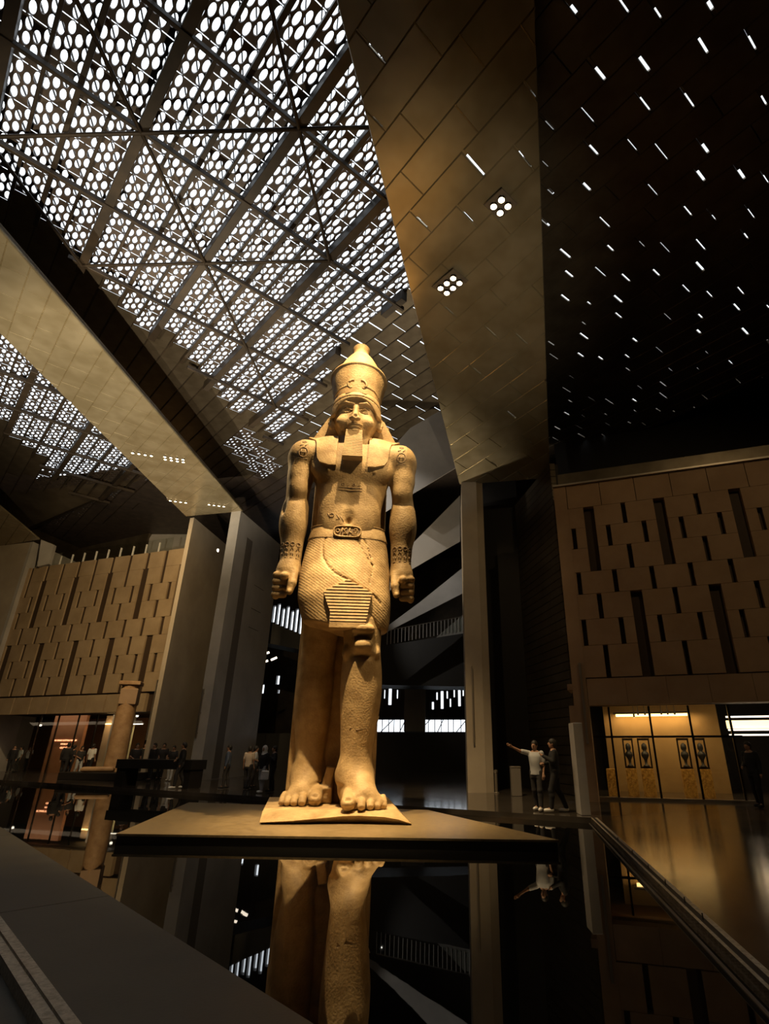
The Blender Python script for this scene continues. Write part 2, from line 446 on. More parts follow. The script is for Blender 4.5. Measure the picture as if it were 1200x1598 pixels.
# lowered soffit over the statue (right)
MS = 0.2
zS = lambda x, y: 12.2 + MS * (21.5 - y)
def onS(x, y):
    r = _ray(x, y)   # CZ + r2 k = 12.2 + MS(21.5 - r1 k)
    k = (12.2 + MS * 21.5 - CZ) / (r[2] + MS * r[1]); return (r[0] * k, r[1] * k)
S_tl, S_bl, S_br, S_tr = onS(525, 0), onS(717, 757), onS(858, 746), onS(835, 0)
def ext(p, q, t): return (p[0] + (q[0] - p[0]) * t, p[1] + (q[1] - p[1]) * t)
S_far_l, S_far_r = ext(S_bl, S_tl, 1.42), ext(S_br, S_tr, 1.42)
Spoly = [S_bl, S_br, S_far_r, S_far_l]
Sreg = ccw(Spoly)
def shaft(reg, z0, parent):            # dark upstand around a slitted ceiling, open to the sky above
    mb = MB()
    for i in range(len(reg)):
        p, q = reg[i], reg[(i + 1) % len(reg)]
        d = Vector((q[0] - p[0], q[1] - p[1])).normalized(); n_ = Vector((d.y, -d.x))
        p_, q_ = Vector(p), Vector(q)
        mb.prism(ccw([tuple(p_ - n_ * 0.05), tuple(q_ - n_ * 0.05), tuple(q_ - n_ * 0.01), tuple(p_ - n_ * 0.01)]), z0, ZM + 0.1)
    return mb.build('fascia', M['soffit_dk'], parent)
ceil1 = group_struct('ceiling', 'high perforated metal roof with crossing steel beams')
def m1(x, y): return tuple(on(x, y, ZM).xy)
PW, PL = 0.74, 1.2
mesh1 = [m1(-60, 236), m1(0, 290), m1(180, 455), m1(300, 568), m1(430, 690), m1(478, 640), m1(532, 535), m1(636, 450), m1(700, 330), (1.5, 4.0), (-1, 1.5), (-16, 1.5)]
mesh2 = [m1(-60, 470), m1(0, 512), m1(110, 610), m1(245, 735), m1(170, 775), m1(120, 770), m1(0, 655), m1(-60, 610)]
dots2 = [m1(40, 800), m1(85, 700), m1(150, 740), m1(130, 800), m1(80, 820)]
dots1 = [m1(350, 705), m1(372, 655), m1(412, 690), m1(440, 740), m1(400, 745), m1(372, 722)]
vis = [(-30, 2), (3, 2), (3, 34), (-30, 34)]
def perf_mesh(nm, hole, m, th=0.05, g=0.012):
    """a panel of 4 staggered rows of oval holes; hole(row, k) gives the hole scale or 0"""
    v, f = [], []
    rows, pitch = 4, PL / 3
    rh = PW / rows
    def rect(x0, x1, y0, y1):
        n = len(v); v.extend([(x0, y0, 0), (x1, y0, 0), (x1, y1, 0), (x0, y1, 0)]); f.append((n, n + 3, n + 2, n + 1))
    for r in range(rows):
        y0, y1 = -PW / 2 + r * rh, -PW / 2 + (r + 1) * rh
        if r % 2: 
            rect(-PL / 2 + g, -PL / 2 + pitch / 2, y0, y1); rect(PL / 2 - pitch / 2, PL / 2 - g, y0, y1)
            xs = [-PL / 2 + pitch / 2 + k * pitch for k in range(2)]
        else:
            xs = [-PL / 2 + k * pitch for k in range(3)]
        for k, x0 in enumerate(xs):
            x1 = x0 + pitch
            if r % 2 == 0:
                if k == 0: x0 += g
                if k == 2: x1 -= g
            s = hole(r, k)
            if s <= 0: rect(x0, x1, y0, y1); continue
            cx, cy = (x0 + x1) / 2, (y0 + y1) / 2
            rx, ry = pitch * 0.455 * s, rh * 0.40 * s
            if s < 0.5: rx = ry
            n = len(v); K = 16
            for a in range(K):
                t = 2 * math.pi * a / K; c, sn = math.cos(t), math.sin(t)
                q = max(abs(c), abs(sn))
                v.append((cx + c / q * (x1 - x0) / 2, cy + sn / q * rh / 2, 0))
            for z in (0, th):
                for a in range(K):
                    t = 2 * math.pi * a / K
                    v.append((cx + rx * math.cos(t), cy + ry * math.sin(t), z))
            for a in range(K):
                b = (a + 1) % K
                f.append((n + a, n + K + a, n + K + b, n + b))
                f.append((n + K + a, n + 2 * K + a, n + 2 * K + b, n + K + b))
    me = bpy.data.meshes.new(nm); me.from_pydata(v, [], f); me.materials.append(m); me.update()
    return me
rp = random.Random(3)
full_me = [perf_mesh('perforated_panel', lambda r, k: 1.0, M['mesh'])]
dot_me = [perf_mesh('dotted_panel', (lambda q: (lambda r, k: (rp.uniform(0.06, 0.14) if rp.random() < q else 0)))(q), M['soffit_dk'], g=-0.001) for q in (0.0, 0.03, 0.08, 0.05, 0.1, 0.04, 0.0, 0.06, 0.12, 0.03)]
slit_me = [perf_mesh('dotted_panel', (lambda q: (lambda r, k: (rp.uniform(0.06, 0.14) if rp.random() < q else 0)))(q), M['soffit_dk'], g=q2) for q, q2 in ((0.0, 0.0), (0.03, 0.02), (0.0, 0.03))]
big_me = [perf_mesh('perforated_panel', lambda r, k: (rp.uniform(0.45, 0.8) if rp.random() < 0.75 else 0), M['mesh']) for _ in range(3)]
ANG = math.radians(134)
deck = MB()
uv = [to_uv(*p) for p in ((-62, -16), (32, -16), (32, 62), (-62, 62))]
ua, ub = min(p[0] for p in uv), max(p[0] for p in uv); va, vb = min(p[1] for p in uv), max(p[1] for p in uv)
box_region = ccw([(-62, -16), (32, -16), (32, 62), (-62, 62)])
count = [0, 0, 0]
zjit = random.Random(5)
deck_region = ccw([(-54.2, -13.7), (30, -13.7), (30, 46.5), (-54.2, 46.5)])
def deck_run(run, j):
    q = clip_to(ccw([grid_xy(run[0], j * PW), grid_xy(run[1], j * PW), grid_xy(run[1], (j + 1) * PW), grid_xy(run[0], (j + 1) * PW)]), deck_region)
    if len(q) >= 3 and abs(parea(q)) > 1e-3: deck.prism(q, ZM, ZM + 0.1)
for j in range(math.floor(va / PW), math.ceil(vb / PW)):
    off = (0.0, 0.5)[j % 2] * PL
    run = None
    for i in range(math.floor((ua - off) / PL), math.ceil((ub - off) / PL)):
        u, vv = off + (i + 0.5) * PL, (j + 0.5) * PW
        c = grid_xy(u, vv)
        me = None
        if inside(c, mesh1) or inside(c, mesh2): me = full_me[0]; count[0] += 1; nm = 'perforated_panel'
        elif inside(c, dots1) or inside(c, dots2): me = zjit.choice(big_me); nm = 'perforated_panel'
        elif inside(c, vis) and (c[0] < -7.5 or inside(c, [m1(690, 300), m1(700, 700), m1(560, 760), m1(420, 760), m1(470, 600)])):
            me = zjit.choice(dot_me if c[0] < -7.5 else slit_me); count[1] += 1; nm = 'dotted_panel'
            if c[1] > 30 or c[0] < -27: me = None
        if me is not None:
            o = bpy.data.objects.new(nm, me); COL.objects.link(o); o.parent = ceil1
            o.location = (c[0], c[1], ZM); o.rotation_euler = (0, 0, ANG)
            if run is not None:
                deck_run(run, j); run = None
        elif any(all(inside(grid_xy(off + (i + p) * PL, (j + q) * PW), rg) for p in (0, 1) for q in (0, 1)) for rg in (Rreg, Sreg)):
            if run is not None:
                deck_run(run, j); run = None
        else:
            a, b = off + i * PL, off + (i + 1) * PL
            run = (run[0], b) if run else (a, b)
    if run: deck_run(run, j)
tag(deck.build('roof_deck', M['mesh'], ceil1), kind='stuff')
print('panels', count)
# second, higher sheet of the same roof: broad slats that break the holes up
def seg_in(poly_list, u0, u1, v):
    s = None; out = []
    n = max(2, int((u1 - u0) / 0.3))
    for k in range(n + 1):
        u = u0 + (u1 - u0) * k / n; p = grid_xy(u, v)
        ins = any(inside(p, q) for q in poly_list)
        if ins and s is None: s = u
        if not ins and s is not None:
            out.append((s, u)); s = None
    if s is not None: out.append((s, u1))
    return out
def seg_in_cross(poly_list, v0, v1, u):
    s = None; out = []
    n = max(2, int((v1 - v0) / 0.3))
    for k in range(n + 1):
        v = v0 + (v1 - v0) * k / n; p = grid_xy(u, v)
        ins = any(inside(p, q) for q in poly_list)
        if ins and s is None: s = v
        if not ins and s is not None:
            out.append((s, v)); s = None
    if s is not None: out.append((s, v1))
    return out
solid1 = [m1(-80, 340), m1(380, 800), m1(560, 760), m1(700, 700), m1(720, 300), (2.5, 3.5), (-1, 0.5), (-18, 0.5)]
solid2 = [m1(-60, 470), m1(0, 512), m1(245, 735), m1(215, 790), m1(90, 850), m1(-60, 800)]
regs = [mesh1, mesh2]
for j in range(math.floor(-30 / PW), math.ceil(30 / PW)):       # recessed-looking cover strips on the solid panels
    for a, b in seg_in([solid1, solid2], -10, 50, j * PW):
        if b - a < 0.5: continue
        c = grid_xy((a + b) / 2, j * PW)
        MB().box((c[0], c[1], ZM - 0.02), (b - a, 0.045, 0.04), rz=ANG).build('cover_strip', M['beam'], ceil1)
for j in range(math.floor(-30 / PW), math.ceil(30 / PW)):
    v = j * PW
    thick = (j % 4 == 1)
    mid = (j % 2 == 1)
    for a, b in seg_in(regs, -10, 50, v):
        if b - a < 0.8: continue
        bw, bh, dz = (0.26, 0.45, 0.0) if thick else ((0.13, 0.26, 0.0) if mid else (0.09, 0.18, 0.0))
        c = grid_xy((a + b) / 2, v)
        m_ = MB(); m_.box((c[0], c[1], ZM - bh / 2 - 0.012), (b - a, bw, bh), rz=ANG, bev=0.01)
        m_.build('long_beam' if thick else 'purlin', M['beam'], ceil1)
for i in range(-4, 16):
    u = i * 3.0
    for a, b in seg_in_cross([mesh1, mesh2], -40, 40, u):
        if b - a < 0.8: continue
        c = grid_xy(u, (a + b) / 2)
        m_ = MB(); m_.box((c[0], c[1], ZM - 0.42), (b - a, 0.11, 0.16), rz=ANG + math.pi / 2, bev=0.01)
        m_.build('cross_beam', M['beam'], ceil1)
# glazing bars above the holes
for q, (du_, dv_) in enumerate(((1, 0.55),)):
    bars = MB()
    for k in range(-60, 110):
        # bars slant across the strips
        p0_ = None
        for t in np.arange(-40, 50, 0.5):
            u, v = t, t * dv_ + k * 0.42
            c = grid_xy(u, v)
            ins = inside(c, mesh1) or inside(c, mesh2)
            if ins and p0_ is None: p0_ = c
            if not ins and p0_ is not None:
                if math.dist(p0_, c) > 0.6:
                    a_ = math.atan2(c[1] - p0_[1], c[0] - p0_[0])
                    bars.box(((c[0] + p0_[0]) / 2, (c[1] + p0_[1]) / 2, ZM + 0.22), (math.dist(p0_, c), 0.028, 0.05), rz=a_)
                p0_ = None
    tag(bars.build('glazing_bars', M['beam'], ceil1), kind='stuff')
# diagonal braces, two families, between the thick beams
for fam, (du, dv) in enumerate(((4.8, 4 * PW), (-4.8, 4 * PW))):
    for i in range(-3, 13):
        for j in range(-8, 8):
            if (i + j) % 2: continue
            u, v = i * 3.0, (4 * j + 1) * PW
            p, q = grid_xy(u, v), grid_xy(u + du * 0.625, v + dv)
            if not (inside(p, mesh1) and inside(q, mesh1)): continue
            m_ = MB(); m_.tube([(p[0], p[1], ZM - 0.5), (q[0], q[1], ZM - 0.5)], 0.055, 8)
            m_.build('brace', M['beam'], ceil1)

# lowered soffit over the right of the statue
sof = group_struct('ceiling', 'bronze panelled soffit band over the right of the colossus')
print('S', panelled(sof, Spoly, zS, 0.80, 1.9, M['soffit'], slit=0.4, seed=11))
shaft(Sreg, lambda x, y: zS(x, y) + 0.03, sof)
# gold soffit band (left)
zG = lambda x, y: 14.0
def onZ(x, y, z): return tuple(on(x, y, z).xy)
G_r0, G_r1 = onZ(0, 360, 14), onZ(379, 798, 14)
G_l0, G_l1 = onZ(0, 521, 14), onZ(290, 806, 14)
Gpoly = [G_l1, G_r1, ext(G_r1, G_r0, 1.7), ext(G_l1, G_l0, 1.9)]
gof = group_struct('ceiling', 'golden panelled soffit band running to the left tower')
print('G', panelled(gof, Gpoly, zG, 0.62, 1.25, M['soffit'], seed=4, v0=0.2))
MB().prism(ccw(inset(ccw(Gpoly), 0.02)), 14.09, 14.22).build('fascia', M['soffit_dk'], gof)
# soffit tip at far left
tip = [onZ(0, 792, 15), onZ(62, 842, 15), onZ(0, 848, 15), onZ(-120, 848, 15), onZ(-120, 700, 15)]
tof = group_struct('ceiling', 'small golden soffit tip at the far left')
panelled(tof, [onZ(-90, 715, 15), onZ(62, 842, 15), onZ(-60, 862, 15), onZ(-200, 862, 15)], lambda x, y: 15.0, 0.8, 1.6, M['soffit'], seed=8)

# dark right ceiling with light slits
rof = group_struct('ceiling', 'dark panelled right ceiling pierced by bright daylight slits')
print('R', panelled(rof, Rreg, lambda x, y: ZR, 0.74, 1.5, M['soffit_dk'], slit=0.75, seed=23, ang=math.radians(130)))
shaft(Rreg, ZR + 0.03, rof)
# ================================================================ walls, towers, facades
FD = Vector((3.02, -1, 0)).normalized()          # both facades run this way, to the right and nearer
FN = Vector((FD.y, -FD.x, 0)); FN = FN if FN.y < 0 else -FN   # outward, toward the hall
def fac_pt(a, s, out, z): v = a + FD * s + FN * out; return Vector((v.x, v.y, z))
def fac_box(mb, a, s0, s1, o0, o1, z0, z1):
    q = [fac_pt(a, s0, o0, 0), fac_pt(a, s1, o0, 0), fac_pt(a, s1, o1, 0), fac_pt(a, s0, o1, 0)]
    return mb.prism(ccw([v.xy for v in q]), z0, z1)
def fac_s(a, x, y=1050):                          # along-facade coordinate of the pixel column's wall point
    r = _ray(x, y); d = Vector((r[0], r[1], 0))
    # a + FD s = k d
    det = d.x * (-FD.y) + FD.x * d.y
    k = (a.x * (-FD.y) + FD.x * a.y) / det
    s = (d * k - Vector((a.x, a.y, 0))).dot(FD)
    return s, CZ + r[2] * k
def facade(name, label, a, s_lo, s_hi, rows, c, phase, small, large, m, tier_large_par, z_top_extra, a_row, dp=0.25):
    """rows: list of z levels top to bottom; 4 rows to a tier"""
    root = group_struct(name, label)
    wallb = MB(); fac_box(wallb, a, s_lo, s_hi, -0.55, -dp, rows[-1] - 0.0, z_top_extra)
    wallb.build('back_panel', M['recess'], root)
    for ri in range(len(rows) - 1):
        zt_, zb_ = rows[ri], rows[ri + 1]
        tier, k = divmod(ri + (0 if a_row else 1), 4)
        par = (tier_large_par + tier) % 2
        slots = []
        i0, i1 = int((s_lo - phase) / c) - 2, int((s_hi - phase) / c) + 2
        for i in range(i0, i1):
            s = phase + i * c
            if k == 0: slots.append((s + (0.5 * c if tier else 0), small))
            elif k == 2: slots.append((s + 0.5 * c, small))
            elif i % 2 != par: slots.append((s, small))
            if k in (1, 2, 3) and i % 2 == par: slots.append((s, large))
        if ri == 0 and not a_row: pass
        slots.sort(); x = s_lo
        for s, w_ in slots + [(s_hi + 10, small)]:
            e = min(s - w_ / 2, s_hi)
            if s + w_ / 2 <= s_lo: continue
            if s - w_ / 2 < s_lo: x = max(x, s + w_ / 2); continue
            if e - x > 0.03:
                n = max(1, round((e - x) / (c * 1.05)))
                for q in range(n):
                    b = MB(); fac_box(b, a, x + (e - x) * q / n + (0.006 if q else 0), x + (e - x) * (q + 1) / n, -dp, random.uniform(-0.004, 0.004), zb_ + 0.008, zt_ - 0.002)
                    b.build('cladding_panel', m, root)
            x = s + w_ / 2
            if x >= s_hi: break
    return root
# ---- left facade
aL = at(232, 1110, 32.5); aL.z = 0
def zL(x, y): return fac_s(aL, x, y)[1]
s_r = fac_s(aL, 275, 900)[0] + 0.5
s_l = fac_s(aL, 40, 950)[0] - 7.5
zt_top = zL(160, 872); zt_bot = zL(150, 1082)
print('z_b0', fac_s(aL, 150, 1112)); print('left facade z', zt_top, zt_bot, 's', s_l, s_r)
nr = 8
rowsL = [zt_top + (zt_bot - zt_top) * k / nr for k in range(nr + 1)]
sc0, sc1 = fac_s(aL, 55, 1000)[0], fac_s(aL, 107, 1000)[0]
cL = abs(fac_s(aL, 203, 900)[0] - fac_s(aL, 100, 900)[0]) / 4.0
print('cL', cL)
phL = fac_s(aL, 212, 956)[0]
wf = facade('wall_left', 'golden sandstone facade with staggered vertical slots on the left', aL, s_l, s_r, rowsL, cL, phL, 0.19 * cL, 0.36 * cL, M['clad'], 0, zt_top, True, dp=0.10)
b = MB(); z_b0 = zL(150, 1112)
nq = int((s_r - s_l) / (cL * 1.02))
for i in range(nq):
    s0_ = s_l + i * cL * 1.02
    b = MB(); fac_box(b, aL, s0_ + 0.05, s0_ + cL * 1.02 - 0.05, -0.3, 0.02, z_b0, zt_bot - 0.09); b.build('lintel_panel', M['clad'], wf)
b = MB(); fac_box(b, aL, s_l, s_r, -0.75, -0.2, z_b0 + 0.02, zt_bot); b.build('back_panel', M['recess'], wf)
# terrace behind the parapet, glass balustrade
b = MB(); fac_box(b, aL, s_l, s_r, -9.0, -0.4, zt_top - 0.35, zt_top - 0.05); tag(b.build('floor', M['concrete']), 'terrace slab on top of the left facade', kind='structure')
bal = thing('glass_balustrade', 'frameless glass balustrade along the top of the left slotted facade', 'balustrade', tuple(fac_pt(aL, s_l + 6, -0.3, zt_top)))
sa = fac_s(aL, 49, 889)[0]; sb = fac_s(aL, 262, 858)[0]
nb = 11
for i in range(nb):
    q0, q1 = sa + (sb - sa) * i / nb, sa + (sb - sa) * (i + 1) / nb
    b = MB(); fac_box(b, aL, q0 + 0.02, q1 - 0.02, -0.32, -0.30, zt_top, zt_top + 1.0); b.build('glass_pane', M['glass'], bal)
    b = MB(); fac_box(b, aL, q0 - 0.03, q0 + 0.03, -0.36, -0.26, zt_top - 0.04, zt_top + 0.75); b.build('clamp', M['pale_metal'], bal)
# room behind the left facade top: grey wall and dark sloping soffit
b = MB(); b.slab([at(224, 905, 40), at(300, 905, 40), at(300, 700, 40), at(252, 700, 40)], (0, .4, 0))
tag(b.build('wall_left', M['concrete_gr']), 'grey wall above the left facade', kind='structure')
w0, w1, w2, w3 = onZ(85, 783, ZM), onZ(222, 737, ZM), at(215, 905, 41), at(60, 905, 46)
b = MB(); b.slab([Vector((w0[0] - 6, w0[1] - 2, ZM)), Vector((w1[0] + 2.5, w1[1] - 1.2, ZM)), at(250, 760, 38.5), w2, w3, Vector((w3.x - 12, w3.y, w3.z))], (0.2, .3, .2))
tag(b.build('wall_left', M['soffit_dk']), 'dark sloping soffit above the left terrace', kind='structure')
# ---- entrance level under the left facade
sgl, sgr = s_l, s_r
b = MB(); fac_box(b, aL, sgl, sgr, -8, -7.6, 0.0, z_b0 + 0.6); tag(b.build('wall_back', M['redwall']), 'russet wall of the entrance room on the left', kind='structure')
b = MB(); fac_box(b, aL, sgl, sgr, -8, -0.4, z_b0 + 0.1, z_b0 + 0.3); tag(b.build('ceiling', M['dark']), 'low ceiling of the entrance room on the left', kind='structure')
win = group_struct('window_1', 'row of tall glass panes under the left facade')
def sL(x): return fac_s(aL, x, 1150)[0]
for x in (30, 60, 92, 122, 150, 178, 206, 236):
    b = MB(); fac_box(b, aL, sL(x) - 0.03, sL(x) + 0.03, -1.06, -0.98, ZF, z_b0); b.build('mullion', M['frame'], win)
for x0, x1 in zip((0, 30, 60, 92, 122, 150, 178, 206), (30, 60, 92, 122, 150, 178, 206, 236)):
    b = MB(); fac_box(b, aL, sL(x0) + 0.04, sL(x1) - 0.04, -1.03, -1.01, ZF, z_b0); b.build('glass_pane', M['glass'], win)
# pale pier, lit alcove, sign, display behind
b = MB(); fac_box(b, aL, sL(92), sL(118), -3.6, -3.0, ZF, z_b0); tag(b.build('wall_left', M['clad']), 'lit russet alcove wall', kind='structure')
b = MB(); fac_box(b, aL, sL(124), sL(150), -2.6, -2.0, ZF, z_b0); tag(b.build('wall_left', M['concrete']), 'grey pier between the entrance panes', kind='structure')
b = MB(); fac_box(b, aL, sL(30), sL(82), -2.2, -2.0, ZF, z_b0); tag(b.build('wall_left', M['redwall']), 'brown wall carrying the lit letters', kind='structure')
cl_ = thing('strip_light', 'long warm strip light at the top of the lit alcove, left of the column', 'light', tuple(fac_pt(aL, sL(105), -2.9, 3.6)))
z_c = fac_s(aL, 108, 1128)[1]
b = MB(); fac_box(b, aL, sL(94), sL(118), -2.97, -2.9, z_c, z_c + 0.07); b.build('lit_strip', M['cove'], cl_)
for nm, x0, x1, yy, lab in (('strip_light', 160, 182, 1129, 'upper white strip light in the room behind the left column'), ('strip_light', 205, 225, 1128, 'white strip light right of the granite column'), ('strip_light', 212, 226, 1136, 'lower short white strip light right of the granite column')):
    z_c2 = fac_s(aL, 180, yy)[1]
    t_ = thing(nm, lab, 'light', tuple(fac_pt(aL, sL(x0), -1.7, z_c2)), group='strip lights in the left entrance')
    b = MB(); fac_box(b, aL, sL(x0), sL(x1), -1.7, -1.62, z_c2, z_c2 + 0.05); b.build('lit_strip', M['whitestrip'], t_)
for x, y, lab in ((19, 1132, 'small white downlight at the far left of the entrance'), (172, 1117, 'small white downlight above the yellow niche')):
    p = fac_pt(aL, sL(x), -1.6, fac_s(aL, x, y)[1])
    t_ = thing('downlight', lab, 'light', tuple(p)); MB().lathe([(0.05, 0), (0.07, 0.02), (0.07, 0.1)], p, 10).build('lens', M['whitestrip'], t_); MB().tube([p + Vector((0, 0, .09)), (p.x, p.y, z_b0 + .12)], .015, 6).build('stem', M['blackmetal'], t_)
b = MB(); fac_box(b, aL, sL(152), sL(183), -4.2, -4.0, ZF, fac_s(aL, 165, 1150)[1]); tag(b.build('wall_left', M['ochre']), 'yellow lit niche behind the entrance', kind='structure')
area('niche_light', tuple(fac_pt(aL, sL(168), -3.2, z_b0 - .2)), tuple(fac_pt(aL, sL(168), -4.0, 1.2)), 60, 1.2, 0.2, (1, .75, .3))
area('alcove_light', tuple(fac_pt(aL, sL(106), -2.3, z_b0 - .2)), tuple(fac_pt(aL, sL(106), -3.1, 1.5)), 14, 1.2, 0.2, (1, .6, .3))
area('entrance_light', tuple(fac_pt(aL, sL(100), -1.6, z_b0 - .1)), tuple(fac_pt(aL, sL(100), -3.5, 0)), 60, 9, 2, (1, .75, .5))
# lit sign: two lines of capitals and a short script line
sg = thing('wall_sign', 'small glowing three-line lettered sign on the brown entrance wall', 'sign', tuple(fac_pt(aL, sL(55), -1.98, fac_s(aL, 55, 1157)[1])))
FDang = math.atan2(FD.y, FD.x)
def text(body, size, loc, rz, m, parent, name='lettering', align='CENTER', depth=0.004, rx=math.pi / 2):
    cu = bpy.data.curves.new(name, 'FONT'); cu.body = body; cu.size = size; cu.extrude = depth; cu.align_x = align; cu.align_y = 'CENTER'
    o = bpy.data.objects.new(name, cu); COL.objects.link(o)
    me = bpy.data.meshes.new_from_object(o); bpy.data.objects.remove(o); me.materials.clear(); me.materials.append(m)
    o = bpy.data.objects.new(name, me); COL.objects.link(o)
    w_ = wl(parent); o.location = Vector(loc) - w_; o.rotation_euler = (rx, 0, rz); o.parent = parent; o['kind'] = 'stuff'
    return o
text('THE GRAND EGYPTIAN MUSEUM', 0.13, fac_pt(aL, sL(56), -1.97, fac_s(aL, 54, 1155)[1]), FDang, M['sign'], sg)
text('OFFICIAL STORE', 0.11, fac_pt(aL, sL(58), -1.97, fac_s(aL, 57, 1161)[1]), FDang, M['sign'], sg)
for k in range(5):
    p = fac_pt(aL, sL(52) + k * 0.17, -1.97, fac_s(aL, 57, 1167)[1])
    MB().loop([p + FD * (0.07 * math.cos(t)) + Vector((0, 0, 0.04 * math.sin(t) + 0.015 * math.sin(2 * t + k))) for t in [i * math.pi / 5 for i in range(10)]], 0.008, 5).build('lettering', M['sign'], sg)

# ---- left tower
zT = 14.0
tl, tr = on(297, 808, zT), on(376, 797, zT)
r2 = on(437, 850, zT)
tw = group_struct('wall_left', 'left tower: concrete fin walls around a deep dark recess')
dT = (tr - tl).normalized(); dD = (r2 - tr).normalized()
fw = (on(376, 797, zT) - on(361, 799, zT)).length
def tprism(mb, pts, z0, z1): return mb.prism(ccw([p.xy for p in pts]), z0, z1)
dep = (r2 - tr).length
b = MB(); tprism(b, [tr - dT * fw, tr, r2, r2 - dT * fw], 0.0, zT); b.build('right_fin', M['concrete_gr'], tw)
back = Vector((0.05, 1, 0)).normalized()
b = MB(); tprism(b, [tl, tl + dT * 0.28, tl + dT * 0.28 + back * 6.4, tl + back * 6.4], 0.0, zT - 0.02); b.build('left_fin', M['concrete'], tw)
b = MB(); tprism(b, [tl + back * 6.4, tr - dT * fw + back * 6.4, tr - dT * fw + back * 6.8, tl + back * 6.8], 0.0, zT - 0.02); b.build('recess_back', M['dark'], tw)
for zz in (10.4, 9.0, 7.9):
    p = tr + dD * (dep * 0.5)
    n_ = Vector((dD.y, -dD.x, 0)); n_ = n_ if n_.x > 0 else -n_
    b = MB(); tprism(b, [p, p + dD * 1.3, p + dD * 1.3 + n_ * 0.012, p + n_ * 0.012], zz, zz + 0.02); b.build('joint', M['dark'], tw)
p = tr + dD * (dep * 0.2) + Vector((0, 0, 0))
b = MB(); tprism(b, [p, p + dD * 0.75, p + dD * 0.75 + n_ * 0.012, p + n_ * 0.012], 0.1, 12.8); b.build('slot_strip', M['inlay'], tw)['label'] = 'tall darker inlaid strip up the grey side wall'
# far left tower
ft = group_struct('wall_left', 'far left tower under the golden soffit tip')
p0, p1 = on(0, 850, 15), on(48, 846, 15)
b = MB(); tprism(b, [p0 - dT * 6, p1, p1 + back * 5, p0 - dT * 6 + back * 5], 0, 15.0); b.build('front_wall', M['concrete'], ft)
b = MB(); tprism(b, [p1, p1 + dT * 0.25, p1 + dT * 0.25 + back * 5, p1 + back * 5], 0, 15.0); b.build('edge_fin', M['concrete_gr'], ft)
b = MB(); b.slab([at(58, 884, 36), at(76, 880, 36), at(84, 850, 36), at(64, 842, 36)], (0, .3, 0)); b.build('side_wall', M['concrete_gr'], ft)
# brass guard strips on the corners
def guard(pos, dirv, x, y0, y1, lab, w_=0.07):
    """rail standing 6 cm off the wall point pos, brackets let into the wall along -dirv"""
    zlo, zhi = at(x, y1, pos.y).z, at(x, y0, pos.y).z
    d = Vector((dirv.x, dirv.y, 0)).normalized(); c = pos + d * 0.08
    t_ = thing('corner_guard', lab, 'guard rail', (c.x, c.y, zlo), group='slim metal corner guards')
    rz = math.atan2(d.y, d.x)
    MB().box((c.x, c.y, (zlo + zhi) / 2), (.05, w_, zhi - zlo), rz=rz, bev=0.01).build('rail', M['steel'], t_)
    for k in (0.1, 0.5, 0.9):
        q = pos + d * 0.025
        MB().box((q.x, q.y, zlo + (zhi - zlo) * k), (.10, w_ * 0.5, 0.05), rz=rz).build('bracket', M['blackmetal'], t_)
# ---- right pier
pr = group_struct('wall_right', 'right pier: tall concrete fin and dark ribbed recess')
YP = 21.3
P0, P1, P2 = at(720, 760, YP), at(753, 757, YP), at(862, 750, 19.6)
zP = 12.25
def pj(v): return Vector((v.x, v.y, 0))
P0, P1, P2 = pj(P0), pj(P1), pj(P2)
b = MB(); tprism(b, [P0, P1 - Vector((0.28, 0, 0)), P1 + Vector((-0.28, 3, 0)), P0 + Vector((0.1, 3, 0))], 0, zP); b.build('left_fin', M['concrete'], pr)
b = MB(); tprism(b, [P1 - Vector((0.28, -0.02, 0)), P1 + Vector((0, 0.12, 0)), P1 + Vector((0, 3, 0)), P1 + Vector((-0.28, 3, 0))], 0, zP); b.build('fin_return', M['concrete'], pr)
b = MB(); tprism(b, [P1 + Vector((0, 2.8, 0)), P2 + Vector((-0.8, 4.2, 0)), P2 + Vector((-0.8, 4.5, 0)), P1 + Vector((0, 3.1, 0))], 0, 14.5); b.build('recess_back', M['dark'], pr)
# ribbed inner wall, one board per course
nc = 40
for k in range(nc):
    z0 = ZF + (zP - ZF) * k / nc
    b = MB(); tprism(b, [P2 + Vector((-0.05, 0, 0)), P2 + Vector((0.15, 0, 0)), P2 + Vector((-0.1, 4.4, 0)), P2 + Vector((-0.95, 4.4, 0))], z0 + 0.012, z0 + (zP - ZF) / nc - 0.012)
    b.build('wall_board', M['soffit_dk'], pr)
b = MB(); tprism(b, [P2 + Vector((0.02, 0.1, 0)), P2 + Vector((0.3, 0.1, 0)), P2 + Vector((0.2, 4.5, 0)), P2 + Vector((-0.7, 4.5, 0))], 0, zP); b.build('board_backing', M['dark'], pr)

p_ = P0 + Vector((0.25, 0, 0))
guard(p_, Vector((0, -1, 0)), 733, 1040, 1160, 'slim metal strip on the tall fin right of the colossus', 0.05)
guard(Vector((tl.x, tl.y + .1, 0)), -dT, 225, 1061, 1155, 'slim metal strip up the left edge of the left tower', 0.12)
q_ = tr - dT * (fw * .8)
guard(Vector((q_.x, q_.y, 0)), Vector((dT.y, -dT.x, 0)) if dT.x > 0 else Vector((0, -1, 0)), 320, 1075, 1152, 'slim metal strip on the right fin of the left tower', 0.09)

